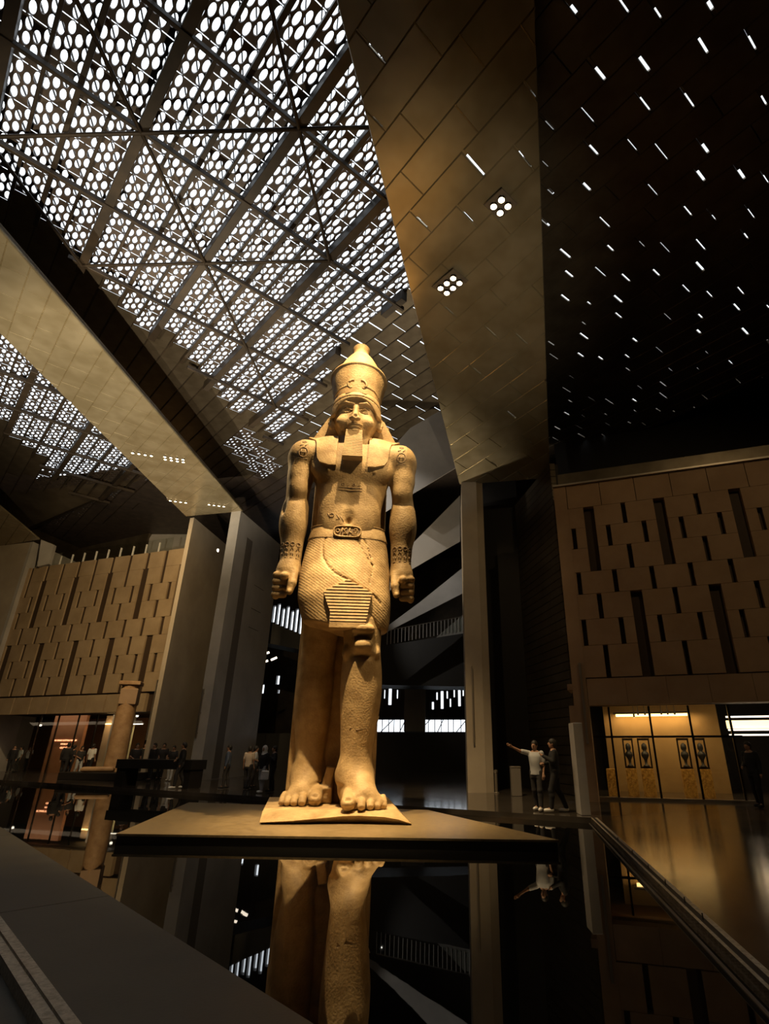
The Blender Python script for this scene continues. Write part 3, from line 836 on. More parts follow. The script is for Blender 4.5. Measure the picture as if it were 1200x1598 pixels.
# ---- right facade
aR = at(892, 1059, 18.0); zR0 = aR.z; aR.z = 0
def sR(x, y=1050): return fac_s(aR, x, y)[0]
def zRf(x, y): return fac_s(aR, x, y)[1]
s_l2, s_r2 = sR(863, 760), sR(1200, 1050) + 7
z_head = zRf(924, 790)
z_low = zRf(1000, 1055)
rowsR = [z_head + (z_low - z_head) * k / 7.6 for k in (0, 1, 2, 3.1, 4.1, 5.2, 6.3, 7.6)]
cR = abs(sR(1157, 812) - sR(924, 842)) / 4.0
print('right facade', s_l2, s_r2, z_head, z_low, 'c', cR)
phR = sR(924, 842)
wr = facade('wall_right', 'brown sandstone facade with staggered vertical slots on the right', aR, s_l2, s_r2, rowsR, cR, phR, 0.13 * cR, 0.31 * cR, M['clad_r'], 0, z_head + 0.0, False)
z_led = zRf(900, 757)
nq = int((s_r2 - s_l2) / cR)
for i in range(nq + 1):
    s0_ = s_l2 + 0.45 + i * cR; s1_ = min(s0_ + cR, s_r2)
    if s1_ - s0_ < 0.1: continue
    b = MB(); fac_box(b, aR, s0_ + 0.01, s1_ - 0.01, -0.45, 0.0, z_head + 0.008, z_led); b.build('cladding_panel', M['clad_r'], wr)
    b = MB(); fac_box(b, aR, s0_ + 0.004, s1_ - 0.004, -0.45, 0.02, zRf(1000, 1099), z_low - 0.03); b.build('lintel_panel', M['clad_r'], wr)
zlin = zRf(1000, 1099)
b = MB(); fac_box(b, aR, s_l2, s_l2 + 0.44, -0.45, 0.02, 0, z_led); b.build('corner_pier', M['clad_r'], wr)
b = MB(); fac_box(b, aR, s_l2, s_r2, -0.75, -0.4, zlin, z_led); b.build('back_panel', M['recess'], wr)
b = MB(); fac_box(b, aR, s_l2, s_r2, -7.0, 0.12, z_led, z_led + 0.06); b.build('ledge', M['steel'], wr)
b = MB(); fac_box(b, aR, s_l2 + 0.2, s_r2, -0.5, 0.04, z_led + 0.06, z_led + 0.5); b.build('parapet_glass', M['soffit_dk'], wr)
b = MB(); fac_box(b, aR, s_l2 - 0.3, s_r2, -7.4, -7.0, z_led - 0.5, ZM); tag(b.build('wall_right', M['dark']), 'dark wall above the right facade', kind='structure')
# pier face left of the shop window
b = MB(); fac_box(b, aR, s_l2, sR(895, 1180), -0.45, 0.0, 0, zlin); b.build('pier_face', M['clad_r'], wr)
g_ = fac_pt(aR, s_l2 + .3, 0.02, 0); guard(g_, FN, 880, 1035, 1161, 'slim metal strip beside the right shop window', 0.07)
# pale vertical fin by the shop
fx = on(919, 1272, ZF); fx2 = on(901, 1272, ZF)
hz = at(905, 1128, fx.y).z
fn = thing('stone_pylon', 'pale slim upright stone panel at the far corner of the pool beside the shop', 'stone panel', (fx.x, fx.y, ZF))
b = MB(); b.box(((fx.x + fx2.x) / 2 + 0.05, fx.y + 0.15, (ZF + hz) / 2), (0.22, 0.5, hz - ZF), bev=0.01); b.build('panel', M['concrete_gr'], fn)

# ---- shop behind the right facade
gl_o = -1.0
def gp(x): return sR(x, 1180)
win2 = group_struct('window_2', 'tall shop windows with dark frames under the right facade')
mx = [897, 957, 1025, 1092, 1160]
ztr = zRf(1000, 1149)
b = MB(); fac_box(b, aR, gp(897), gp(1175), gl_o - .05, gl_o + .05, ztr - 0.03, ztr + 0.03); b.build('transom', M['frame'], win2)
b = MB(); fac_box(b, aR, gp(897), gp(1175), gl_o - .06, gl_o + .08, ZF, ZF + 0.07); b.build('sill', M['steel'], win2)
for x in mx:
    b = MB(); fac_box(b, aR, gp(x) - .03, gp(x) + .03, gl_o - .05, gl_o + .05, ZF, zlin); b.build('mullion', M['frame'], win2)
for x0, x1 in zip(mx[:-1], mx[1:]):
    for z0, z1 in ((ZF + .07, ztr - .03), (ztr + .03, zlin)):
        b = MB(); fac_box(b, aR, gp(x0) + .03, gp(x1) - .03, gl_o - .01, gl_o + .01, z0, z1); b.build('glass_pane', M['glass'], win2)
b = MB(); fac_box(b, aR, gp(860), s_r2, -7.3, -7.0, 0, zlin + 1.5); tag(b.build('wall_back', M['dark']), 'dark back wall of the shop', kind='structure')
b = MB(); fac_box(b, aR, gp(940), gp(1170), -4.8, -4.6, ZF, zlin + 0.5); tag(b.build('wall_back', M['ochre']), 'ochre shop wall washed by the cove light', kind='structure')
b = MB(); fac_box(b, aR, gp(893), s_r2, -7.0, -0.45, zlin + 0.5, zlin + 0.7); tag(b.build('ceiling', M['clad_r']), 'shop ceiling', kind='structure')
cz = zRf(1030, 1122)
cv = thing('cove_light', 'long glowing cove light across the ochre shop wall', 'light', tuple(fac_pt(aR, gp(1040), -4.4, cz)))
b = MB(); fac_box(b, aR, gp(965), gp(1108), -4.5, -4.3, cz + 0.28, cz + 0.36); b.build('lit_strip', M['cove'], cv)
b = MB(); fac_box(b, aR, gp(960), gp(1112), -4.6, -4.2, cz + 0.36, cz + 0.42); b.build('housing', M['frame'], cv)
area('shop_cove', tuple(fac_pt(aR, gp(1040), -4.25, cz + 0.25)), tuple(fac_pt(aR, gp(1040), -4.9, cz - 1)), 20, 3.2, 0.1, (1, .66, .34))
area('shop_wash', tuple(fac_pt(aR, gp(1050), -2.6, zlin + 0.3)), tuple(fac_pt(aR, gp(1050), -3.4, 0)), 14, 3.5, 0.4, (1, .68, .36))
area('case_fill', tuple(fac_pt(aR, gp(1045), -1.7, zlin - 0.05)), tuple(fac_pt(aR, gp(1045), -2.4, 0.4)), 38, 4.2, 0.15, (1, .66, .30))  # added fill that brightens the fronts of the gilt blocks
for k, (y, lab) in enumerate(((1114, 'topmost white strip light beyond the right end of the shop window'), (1137, 'middle white strip light beyond the right end of the shop window'), (1146, 'lowest white strip light beyond the right end of the shop window'))):
    z_ = zRf(1180, y)
    t_ = thing('strip_light', lab, 'light', tuple(fac_pt(aR, gp(1180), -2.2, z_)), group='strip lights right of the shop window')
    b = MB(); fac_box(b, aR, gp(1165), gp(1290), -2.24, -2.16, z_, z_ + 0.045); b.build('lit_strip', M['whitestrip'], t_)
z_ = zRf(1180, 1133)
t_ = thing('light_box', 'glowing wide cream light panel right of the shop window', 'light', tuple(fac_pt(aR, gp(1220), -2.3, z_)))
b = MB(); fac_box(b, aR, gp(1165), gp(1290), -2.4, -2.3, z_, z_ + 0.24); b.build('panel', M['panel_glow'], t_)
# display cases with dark frames on gilt rock blocks
k_ = 0
for x0, x1, ya, yb, lab in ((972, 991, 1168, 1218, 'leftmost tall framed display case on a gilt block'), (999, 1021, 1168, 1218, 'second tall framed display case, left of the middle mullion'), (1070, 1092, 1170, 1222, 'framed display case right of the middle mullion'), (1100, 1122, 1172, 1222, 'rightmost framed display case in the shop')):
    o_ = -2.4
    sa_, sb_ = gp(x0) , gp(x1)
    zt1, zt0 = zRf(x0, ya), zRf(x0, yb)
    t_ = thing('display_case', lab, 'display case', tuple(fac_pt(aR, (sa_ + sb_) / 2, o_, ZF)), group='display cases in the shop')
    b = MB(); fac_box(b, aR, sa_, sb_, o_ - .4, o_, ZF, ZF + 0.82); b.build('gilt_block', M['goldrock'], t_)
    b = MB()
    for s0_ in (sa_, sb_ - 0.05):
        fac_box(b, aR, s0_, s0_ + 0.05, o_ - .3, o_ - .24, ZF + 0.82, ZF + 1.75)
    fac_box(b, aR, sa_, sb_, o_ - .3, o_ - .24, ZF + 1.68, ZF + 1.75)
    fac_box(b, aR, sa_, sb_, o_ - .34, o_ - .2, ZF + 0.82, ZF + 0.88)
    b.build('case_frame', M['frame'], t_)
    cpt = fac_pt(aR, (sa_ + sb_) / 2, o_ - .2, ZF + 0.88)
    MB().lathe([(0.10, 0), (0.10, .03), (0.04, .06), (0.05, .2), (0.13, .34), (0.11, .42), (0.05, .47), (0.09, .55), (0.08, .66), (0.02, .72)], cpt, 12).build('bust', M['blackmetal'], t_, smooth=True)
t_ = thing('display_block', 'gilt rock block at the left end behind the shop window', 'display block', tuple(fac_pt(aR, gp(952), -2.4, ZF)))
b = MB(); fac_box(b, aR, gp(938), gp(957), -2.8, -2.4, ZF, ZF + 0.8); b.build('gilt_block', M['goldrock'], t_)
for i, (x, y) in enumerate(((1000, 1121), (1008, 1117), (1021, 1117), (1030, 1119), (1052, 1116), (1064, 1116), (1077, 1116))):
    p = fac_pt(aR, gp(x), -3.0, zRf(x, y) + 0.16)
    t_ = thing('track_spotlight', ('leftmost', 'second from left', 'third from left', 'middle', 'third from right', 'second from right', 'rightmost')[i] + ' of the small black track spotlights above the cove light', 'light', tuple(p), group='track spotlights of the shop')
    MB().lathe([(0.03, 0), (0.035, 0.01), (0.035, 0.12), (0.01, 0.14), (0.01, 0.4)], p, 8).build('can', M['blackmetal'], t_)
    MB().lathe([(0.024, -0.006), (0.024, 0.0)], p, 8).build('lens', M['whitestrip'], t_)

# ================================================================ background between the towers
def wall_open(name, label, Y, x0, x1, z0, z1, rects, m, th=0.5):
    xs = sorted(set([x0, x1] + [r for q in rects for r in q[:2]])); zs = sorted(set([z0, z1] + [r for q in rects for r in q[2:]]))
    b = MB()
    for i in range(len(zs) - 1):
        zc = (zs[i] + zs[i + 1]) / 2; run = None
        for j in range(len(xs) - 1):
            xc = (xs[j] + xs[j + 1]) / 2
            op = any(q[0] < xc < q[1] and q[2] < zc < q[3] for q in rects)
            if not op: run = (run[0] if run else xs[j], xs[j + 1])
            if (op or j == len(xs) - 2) and run:
                b.box(((run[0] + run[1]) / 2, Y + th / 2, (zs[i] + zs[i + 1]) / 2), (run[1] - run[0], th, zs[i + 1] - zs[i])); run = None
    return tag(b.build(name, m), label, kind='structure')
YB = 46.0
def rB(x0, x1, y0, y1, Y=YB):
    ym = (y0 + y1) / 2; a, c = at(x0, ym, Y), at(x1, ym, Y); return (a.x, c.x, at(x0, y1, Y).z, at(x0, y0, Y).z)
rects = [rB(606, 611, 1074, 1100), rB(599, 601, 1076, 1090), rB(619, 621, 1076, 1090), rB(688, 692, 1078, 1106), rB(697, 699, 1078, 1090), rB(681, 683, 1080, 1092),
         rB(674, 677, 1095, 1107), rB(702, 704, 1090, 1103), rB(715, 719, 1073, 1102), rB(708, 710, 1075, 1088), rB(722, 724, 1073, 1086),
         rB(580, 735, 1123, 1142),
         rB(431, 436, 1054, 1068), rB(407, 412, 1068, 1082), rB(433, 436, 1076, 1082)]
rects += [rB(418 + 7 * i, 418 + 7 * i + 4.5, 938 + 5 * (i % 2) + 2 * i, 968 + 3 * i) for i in range(8)]
wall_open('wall_back', 'dark far wall pierced by bright slots and a window band', YB, -62, 32, 0, ZM, rects, M['beam'])
wb = group_struct('window_3', 'bright window band in the far wall with slim mullions')
r_ = rB(580, 735, 1123, 1142)
random.seed(12)
for k in range(15):
    x = r_[0] + (r_[1] - r_[0]) * (k + 0.5 + random.uniform(-.2, .2)) / 15
    MB().box((x, YB + 0.1, (r_[2] + r_[3]) / 2), (0.06, 0.08, r_[3] - r_[2])).build('mullion', M['frame'], wb)
for k in range(5):
    x = r_[0] + (r_[1] - r_[0]) * (k * 2.1 + 1.0) / 11
    MB().tube([(x, YB + 0.3, r_[2]), (x + random.uniform(.4, 1.0), YB + 0.3, r_[3])], 0.04, 6).build('brace', M['frame'], wb)
# grey column block and dark deck in front of it
b = MB(); p_, q_ = at(630, 1142, 43), at(664, 1072, 43); b.box(((p_.x + q_.x) / 2, 43.5, (p_.z + q_.z) / 2), (q_.x - p_.x, 1.0, q_.z - p_.z), bev=0.05)
tag(b.build('wall_back', M['concrete_gr']), 'broad grey column in front of the far window band', kind='structure')
b = MB(); p_ = at(500, 1145, 40); b.box((-3, 40.5, (0.06 + p_.z) / 2), (24, 1, p_.z)); tag(b.build('wall_back', M['dark']), 'low dark wall at the foot of the grand stair', kind='structure')
b = MB(); b.slab([at(570, 1012, 37), at(745, 985, 37), at(745, 1072, 37), at(560, 1068, 37)], (0, 2.5, 0.0)); tag(b.build('wall_back', M['blackmetal']), 'dark underside of the upper gallery behind the colossus', kind='structure')
b = MB(); b.slab([at(400, 962, 37), at(470, 990, 37), at(470, 1014, 37), at(400, 1000, 37)], (0, 2.5, 0)); tag(b.build('wall_back', M['blackmetal']), 'dark gallery edge left of the colossus', kind='structure')
# glowing strips under the gallery
for x0, y0, x1, y1, lab in ((410, 1021, 420, 1018, 'short white ceiling light left of the stone leg, topmost'), (409, 1034, 418, 1031, 'short white ceiling light left of the stone leg, lowest'), (423, 1030, 432, 1026, 'short white ceiling light left of the stone leg, middle')):
    p, q = at(x0, y0, 36.5), at(x1, y1, 36.5)
    t_ = thing('ceiling_light', lab, 'light', tuple(p), group='ceiling lights under the left gallery')
    MB().tube([p, q], 0.07, 6).build('tube', M['whitestrip'], t_)
# gallery balustrade right
gb = thing('glass_balustrade', 'glass balustrade of the upper gallery between the colossus and the right pier', 'balustrade', tuple(at(660, 1003, 37.35)))
for k in range(22):
    t = k / 21
    x = 604 + (722 - 604) * t; y = 1006 - 22 * t
    p = at(x, y, 37.35); h = 0.95
    MB().box((p.x, p.y, p.z + h / 2), (0.035, 0.05, h)).build('post', M['pale_metal'], gb)
    if k < 21:
        x2 = 604 + (722 - 604) * (k + 1) / 21; q = at(x2, 1006 - 22 * (k + 1) / 21, 37.35)
        MB().slab([p, q, q + Vector((0, 0, h)), p + Vector((0, 0, h))], (0, 0.02, 0)).build('glass_pane', M['glass'], gb)
p, q = at(604, 1006, 37.35), at(722, 984, 37.35)
MB().tube([p + Vector((0, 0, .97)), q + Vector((0, 0, .97))], 0.03, 6).build('handrail', M['steel'], gb)
# inclined grey wall planes of the stair hall with dark gaps between
def wedge(pts, Y, lab, m=M['concrete_gr'], lean=2.5):
    P = [at(x, y, Y) for x, y in pts]
    # lean the plane back with height so that it faces down into the hall
    zs = [p.z for p in P]; z0 = min(zs)
    b = MB(); b.slab(P, (0, 0.12, 0.04)); return tag(b.build('wall_back', m), lab, kind='structure')
wedge([(560, 775), (604, 708), (640, 668), (688, 640), (700, 634), (718, 735), (718, 727), (640, 773), (600, 800)][:5] + [(718, 640), (718, 726), (640, 773), (600, 800)], 22.6, 'topmost pale grey slanted wall right of the colossus')
wedge([(560, 980), (640, 852), (718, 773), (718, 845), (640, 890), (600, 930)], 26, 'second pale grey slanted wall right of the colossus')
wedge([(560, 1010), (655, 940), (722, 886), (735, 876), (735, 918), (722, 926), (620, 978)], 32, 'third pale grey slanted wall right of the colossus')
wedge([(670, 1005), (684, 992), (722, 960), (735, 950), (735, 1000)], 37.5, 'lowest pale grey slanted wall above the gallery rail')
spot('stair_fill', (-6.5, 17.5, 11.0), (0.0, 22.6, 13.6), 420, 50, (1.0, .90, .74), radius=.03)  # unseen spots added in place of daylight on the grey walls
spot('stair_fill', (-5.0, 20.0, 12.0), (0.3, 26, 12), 480, 50, (1.0, .92, .80), radius=.03)
spot('stair_fill', (-4.0, 25, 12), (0.2, 32.5, 10), 600, 50, (1.0, .93, .82), radius=.03)
# closing walls out of view
for nm, c, d, lab in (('wall_left', (-54, 20, ZM / 2 - .4), (0.5, 74, ZM + .8), 'outer left wall of the hall'), ('wall_right', (29.8, 20, ZM / 2 - .4), (0.5, 74, ZM + .8), 'outer right wall of the hall'), ('wall_back', (-14, -13.5, ZM / 2 - .4), (92, 0.5, ZM + .8), 'wall behind the viewer')):
    tag(MB().box(c, d).build(nm, M['concrete']), lab, kind='structure')

spot('terrace_fill', (-14, 33.0, 13.2), (-26, 40, 14.5), 900, 80, (.85, .88, 1), radius=.03)  # unseen fill added to brighten the background behind the terrace

# ================================================================ sculpting: signed distances and surface nets
class Field:
    def __init__(s, xs, ys, zs):
        s.x, s.y, s.z = [np.asarray(a, dtype=np.float32) for a in (xs, ys, zs)]
        s.F = np.full((len(s.x), len(s.y), len(s.z)), 0.6, dtype=np.float32)
    def _sl(s, lo, hi, pad):
        r = []
        for a, l, h in zip((s.x, s.y, s.z), lo, hi):
            i = max(0, np.searchsorted(a, l - pad)); j = min(len(a), np.searchsorted(a, h + pad) + 1)
            r.append(slice(int(i), int(j)))
        return r
    def put(s, fn, lo, hi, k=0.0, op='u', pad=None):
        pad = (k + 0.12) if pad is None else pad
        a, b, c = s._sl(lo, hi, pad)
        X, Y, Z = s.x[a][:, None, None], s.y[b][None, :, None], s.z[c][None, None, :]
        if X.size == 0 or Y.size == 0 or Z.size == 0: return s
        d = fn(X, Y, Z).astype(np.float32); G = s.F[a, b, c]
        if op == 'u':
            if k > 0:
                h = np.maximum(k - np.abs(G - d), 0) / k; r = np.minimum(G, d) - h * h * k * 0.25
            else: r = np.minimum(G, d)
        elif op == 's':
            d = -d
            if k > 0:
                h = np.maximum(k - np.abs(G - d), 0) / k; r = np.maximum(G, d) + h * h * k * 0.25
            else: r = np.maximum(G, d)
        s.F[a, b, c] = r; return s
    def ell(s, c, r, k=0.0, op='u', rot=None):
        c = np.array(c, float); r = np.array(r, float)
        R = np.array(rot.to_3x3()) if rot is not None else None
        def fn(X, Y, Z):
            x, y, z = X - c[0], Y - c[1], Z - c[2]
            if R is not None:
                x, y, z = (R[0][0] * x + R[1][0] * y + R[2][0] * z, R[0][1] * x + R[1][1] * y + R[2][1] * z, R[0][2] * x + R[1][2] * y + R[2][2] * z)
            k0 = np.sqrt((x / r[0]) ** 2 + (y / r[1]) ** 2 + (z / r[2]) ** 2)
            k1 = np.sqrt((x / r[0] ** 2) ** 2 + (y / r[1] ** 2) ** 2 + (z / r[2] ** 2) ** 2)
            return k0 * (k0 - 1.0) / np.maximum(k1, 1e-6)
        m = max(r) if rot is not None else None
        rr = np.array([m] * 3) if m else r
        return s.put(fn, c - rr, c + rr, k, op)
    def cap(s, a, b, r1, r2=None, k=0.0, op='u', sx=1.0, sy=1.0):
        r2 = r1 if r2 is None else r2
        a = np.array(a, float); b = np.array(b, float); d = b - a; L = float(d @ d)
        def fn(X, Y, Z):
            x, y, z = X - a[0], Y - a[1], Z - a[2]
            t = np.clip((x * d[0] + y * d[1] + z * d[2]) / L, 0, 1)
            return np.sqrt(((x - d[0] * t) / sx) ** 2 + ((y - d[1] * t) / sy) ** 2 + (z - d[2] * t) ** 2) - (r1 + (r2 - r1) * t)
        m = max(r1, r2) * max(1, sx, sy)
        return s.put(fn, np.minimum(a, b) - m, np.maximum(a, b) + m, k, op)
    def loft(s, keys, k=0.0, op='u', n=2.0, zlo=None, zhi=None):
        """keys: (z, cx, cy, rx, ry) from low to high, smoothly interpolated sections"""
        K = np.array(sorted(keys), float); z0, z1 = K[0, 0], K[-1, 0]
        def fn(X, Y, Z):
            zz = np.clip(Z[0, 0], z0, z1)
            P = []
            for c in range(1, 5):
                t = np.interp(zz, K[:, 0], K[:, c])
                P.append(t)
            # soften the kinks between the keys
            P = [np.convolve(np.pad(p, 4, mode='edge'), np.ones(9) / 9, mode='valid') if len(p) > 9 else p for p in P]
            cx, cy, rx, ry = [p[None, None, :] for p in P]
            q = (np.abs((X - cx) / rx) ** n + np.abs((Y - cy) / ry) ** n) ** (1.0 / n)
            d = (q - 1.0) * np.minimum(rx, ry)
            dz = np.maximum(z0 - Z, Z - z1)
            return np.maximum(d, dz)
        lo = (min(K[:, 1] - K[:, 3]), min(K[:, 2] - K[:, 4]), z0); hi = (max(K[:, 1] + K[:, 3]), max(K[:, 2] + K[:, 4]), z1)
        return s.put(fn, lo, hi, k, op)
    def box(s, c, h, r=0.02, k=0.0, op='u', rot=None):
        c = np.array(c, float); h = np.array(h, float)
        R = np.array(rot.to_3x3()) if rot is not None else None
        def fn(X, Y, Z):
            x, y, z = X - c[0], Y - c[1], Z - c[2]
            if R is not None:
                x, y, z = (R[0][0] * x + R[1][0] * y + R[2][0] * z, R[0][1] * x + R[1][1] * y + R[2][1] * z, R[0][2] * x + R[1][2] * y + R[2][2] * z)
            qx, qy, qz = np.abs(x) - h[0] + r, np.abs(y) - h[1] + r, np.abs(z) - h[2] + r
            o = np.sqrt(np.maximum(qx, 0) ** 2 + np.maximum(qy, 0) ** 2 + np.maximum(qz, 0) ** 2)
            return o + np.minimum(np.maximum(np.maximum(qx, qy), qz), 0) - r
        m = np.array([np.linalg.norm(h)] * 3) if rot is not None else h
        return s.put(fn, c - m, c + m, k, op)
    def mesh(s):
        F = s.F; F[0] = F[-1] = 0.5; F[:, 0] = F[:, -1] = 0.5; F[:, :, 0] = F[:, :, -1] = 0.5
        ins = F < 0
        nx, ny, nz = F.shape
        cnt = np.zeros((nx - 1, ny - 1, nz - 1), np.int8)
        for i in (0, 1):
            for j in (0, 1):
                for k in (0, 1): cnt += ins[i:nx - 1 + i, j:ny - 1 + j, k:nz - 1 + k]
        act = (cnt > 0) & (cnt < 8)
        I, J, K = np.nonzero(act); n = len(I)
        idx = np.full(act.shape, -1, np.int32); idx[I, J, K] = np.arange(n)
        C = [(i, j, k) for i in (0, 1) for j in (0, 1) for k in (0, 1)]
        V = {c: F[I + c[0], J + c[1], K + c[2]] for c in C}
        acc = np.zeros((n, 3)); w = np.zeros(n)
        for c in C:
            for ax in range(3):
                if c[ax]: continue
                d = list(c); d[ax] = 1; d = tuple(d)
                va, vb = V[c], V[d]; m = (va < 0) != (vb < 0)
                t = np.where(m, va / np.where(m, va - vb, 1), 0)
                p = np.array(c, float)[None, :].repeat(n, 0); p[:, ax] += t
                acc[m] += p[m]; w[m] += 1
        acc /= np.maximum(w, 1)[:, None]
        def co(a, i, f): return a[i] + (a[np.minimum(i + 1, len(a) - 1)] - a[i]) * f
        P = np.stack([co(s.x, I, acc[:, 0]), co(s.y, J, acc[:, 1]), co(s.z, K, acc[:, 2])], 1)
        faces = []
        for ax in range(3):
            sl0 = [slice(None)] * 3; sl1 = [slice(None)] * 3; sl0[ax] = slice(0, -1); sl1[ax] = slice(1, None)
            a_, b_ = ins[tuple(sl0)], ins[tuple(sl1)]
            for flip, m in ((0, a_ & ~b_), (1, ~a_ & b_)):
                q = list(np.nonzero(m)); o = [x for x in range(3) if x != ax]
                ok = (q[o[0]] > 0) & (q[o[1]] > 0) & (q[o[0]] < F.shape[o[0]] - 1) & (q[o[1]] < F.shape[o[1]] - 1)
                q = [x[ok] for x in q]
                def cell(d0, d1):
                    r = [x.copy() for x in q]; r[o[0]] -= d0; r[o[1]] -= d1; return idx[r[0], r[1], r[2]]
                f = [cell(1, 1), cell(0, 1), cell(0, 0), cell(1, 0)]
                if (ax == 1) != bool(flip): f = f[::-1]
                faces.append(np.stack(f, 1))
        Fc = np.concatenate(faces); Fc = Fc[(Fc >= 0).all(1)]
        return P, Fc
def field_obj(fld, name, m, parent, scale=1.0, relax=1):
    P, Fc = fld.mesh()
    for _ in range(relax):                     # light smoothing
        acc = np.zeros_like(P); w = np.zeros(len(P))
        for a, b in ((0, 1), (1, 2), (2, 3), (3, 0)):
            np.add.at(acc, Fc[:, a], P[Fc[:, b]]); np.add.at(acc, Fc[:, b], P[Fc[:, a]])
            np.add.at(w, Fc[:, a], 1); np.add.at(w, Fc[:, b], 1)
        P = P * 0.5 + 0.5 * acc / np.maximum(w, 1)[:, None]
    P = P * scale
    me = bpy.data.meshes.new(name)
    me.vertices.add(len(P)); me.vertices.foreach_set('co', P.astype(np.float32).ravel())
    me.loops.add(Fc.size); me.loops.foreach_set('vertex_index', Fc.astype(np.int32).ravel())
    me.polygons.add(len(Fc)); me.polygons.foreach_set('loop_start', np.arange(0, Fc.size, 4, dtype=np.int32))
    me.polygons.foreach_set('loop_total', np.full(len(Fc), 4, np.int32))
    me.materials.append(m); me.update(calc_edges=True)
    me.polygons.foreach_set('use_smooth', [True] * len(me.polygons))
    o = bpy.data.objects.new(name, me); COL.objects.link(o); o.parent = parent
    return o
def rotz(a): return Matrix.Rotation(math.radians(a), 4, 'Z')
def rot(ax, a): return Matrix.Rotation(math.radians(a), 4, ax)
def rng(a, b, h): return np.arange(a, b + h, h)

# ================================================================ the colossus
SC = 1.045
colossus = thing('colossus_statue', 'towering lit granite statue of a crowned king striding, broken at knee and feet', 'statue', (-2.34, 13.55, 0.33), math.radians(7))
zs = np.concatenate([rng(-0.06, 1.2, 0.024), np.arange(1.24, 4.2, 0.045), np.arange(4.2, 5.6, 0.028), np.arange(5.6, 8.3, 0.036), np.arange(8.3, 10.6, 0.017)])
B = Field(rng(-2.15, 2.15, 0.026), rng(-1.2, 1.75, 0.028), zs)
TY = 0.12                                     # depth of the trunk's centre
# trunk
B.loft([(5.5, 0, TY, 0.98, .50), (6.0, 0, TY, 0.90, .46), (6.45, 0, TY, .82, .43), (6.9, 0, TY, .81, .43), (7.4, 0, TY, .91, .48), (7.9, 0, TY, 1.04, .52), (8.3, 0, TY, 1.22, .50), (8.6, 0, TY + .03, 1.2, .42), (8.86, 0, TY + .06, .95, .32)], k=0.1, n=2.4)
B.cap((-1.28, TY, 8.42), (1.28, TY, 8.42), .40, k=0.25, sy=1.0)
B.cap((-.6, TY + .02, 8.72), (.6, TY + .02, 8.72), .26, k=0.3)
for s in (-1, 1):                              # chest, collar bones, flanks
    B.ell((s * .50, TY - .345, 7.94), (.56, .22, .40), k=0.12)
    B.ell((s * .60, TY - .545, 7.78), (.04, .045, .04), k=0.02)
    B.ell((s * .40, TY - .30, 6.75), (.34, .16, .62), k=0.2)
B.ell((0, TY - .34, 6.42), (.52, .17, .42), k=0.22)
B.cap((0, TY - .62, 7.5), (0, TY - .60, 6.6), .06, .05, k=0.14, op='s')
B.ell((0, TY - .52, 6.38), (.065, .12, .085), k=0.05, op='s')
B.ell((0, TY - .60, 6.47), (.12, .12, .22), k=0.1, op='s')
# arms
for s in (-1, 1):
    B.ell((s * 1.33, TY, 8.38), (.37, .42, .48), k=0.2)
    B.cap((s * 1.38, TY, 8.3), (s * 1.40, TY + .04, 7.0), .335, .285, k=0.12, sy=1.12)
    B.ell((s * 1.36, TY - .12, 7.75), (.27, .27, .55), k=0.15)
    B.cap((s * 1.40, TY + .02, 6.85), (s * 1.38, TY - .06, 5.35), .335, .25, k=0.10, sy=1.05)
    B.ell((s * 1.42, TY - .06, 6.45), (.335, .32, .55), k=0.15)
    B.ell((s * 1.38, TY - .40, 6.98), (.30, .055, .05), k=0.09, op='s')
    B.ell((s * 1.36, TY - .22, 7.35), (.22, .18, .30), k=0.1)
    # fist: back of the hand, four curled fingers, hanging thumb, held stub
    hx, hy, hz = s * 1.40, TY - .10, 4.98
    B.ell((hx, hy + .02, hz + .12), (.30, .34, .34), k=0.12)
    B.ell((hx + s * .13, hy + .10, hz - .18), (.21, .26, .30), k=0.12)
    for q in range(4):
        fx_, fz_ = hx + s * .08, hz + .02 - q * .155
        B.cap((hx + s * .26, hy + .20, fz_ + .02), (hx + s * .24, hy - .20 + .03 * q, fz_ - .02), .085, .082, k=0.03)
        B.cap((hx + s * .24, hy - .20 + .03 * q, fz_ - .02), (hx + s * .02, hy - .24 + .04 * q, fz_ - .03), .082, .075, k=0.02)
    B.cap((hx - s * .16, hy - .16, hz + .10), (hx - s * .17, hy - .30, hz - .22), .115, .105, k=0.05)
    B.cap((hx - s * .17, hy - .30, hz - .22), (hx - s * .13, hy - .32, hz - .44), .10, .082, k=0.03)
    B.ell((hx - s * .13, hy - .405, hz - .45), (.045, .03, .06), k=0.02)
    B.cap((hx + s * .02, hy + .1, hz - .02), (hx + s * .02, hy - .37, hz - .06), .105, .10, k=0.015)
# small damage and joint at the elbows
B.ell((1.70, TY - .05, 7.45), (.06, .2, .25), k=0.05, op='s')
B.ell((-1.66, TY - .25, 6.9), (.05, .12, .3), k=0.06, op='s')
# hips, thighs and legs
B.loft([(4.3, -.05, TY, 1.0, .55), (5.5, 0, TY, .98, .50)], k=0.1, n=2.4)
FX, RX = .50, -.57                             # forward leg, rear leg
B.loft([(.50, FX, -.02, .37, .46), (.75, FX - .01, -.02, .335, .41), (1.1, FX, -.02, .345, .38), (1.7, FX + .03, -.05, .42, .43), (2.3, FX + .04, -.08, .475, .48), (2.8, FX + .03, -.14, .465, .47), (3.15, FX + .02, -.24, .42, .42), (3.6, FX, -.32, .43, .42), (4.2, FX - .03, -.2, .47, .46), (4.6, FX - .05, -.1, .5, .5)], k=0.1, n=2.15)
B.cap((FX - .05, -.50, 2.9), (FX - .02, -.30, .7), .06, .02, k=0.16)
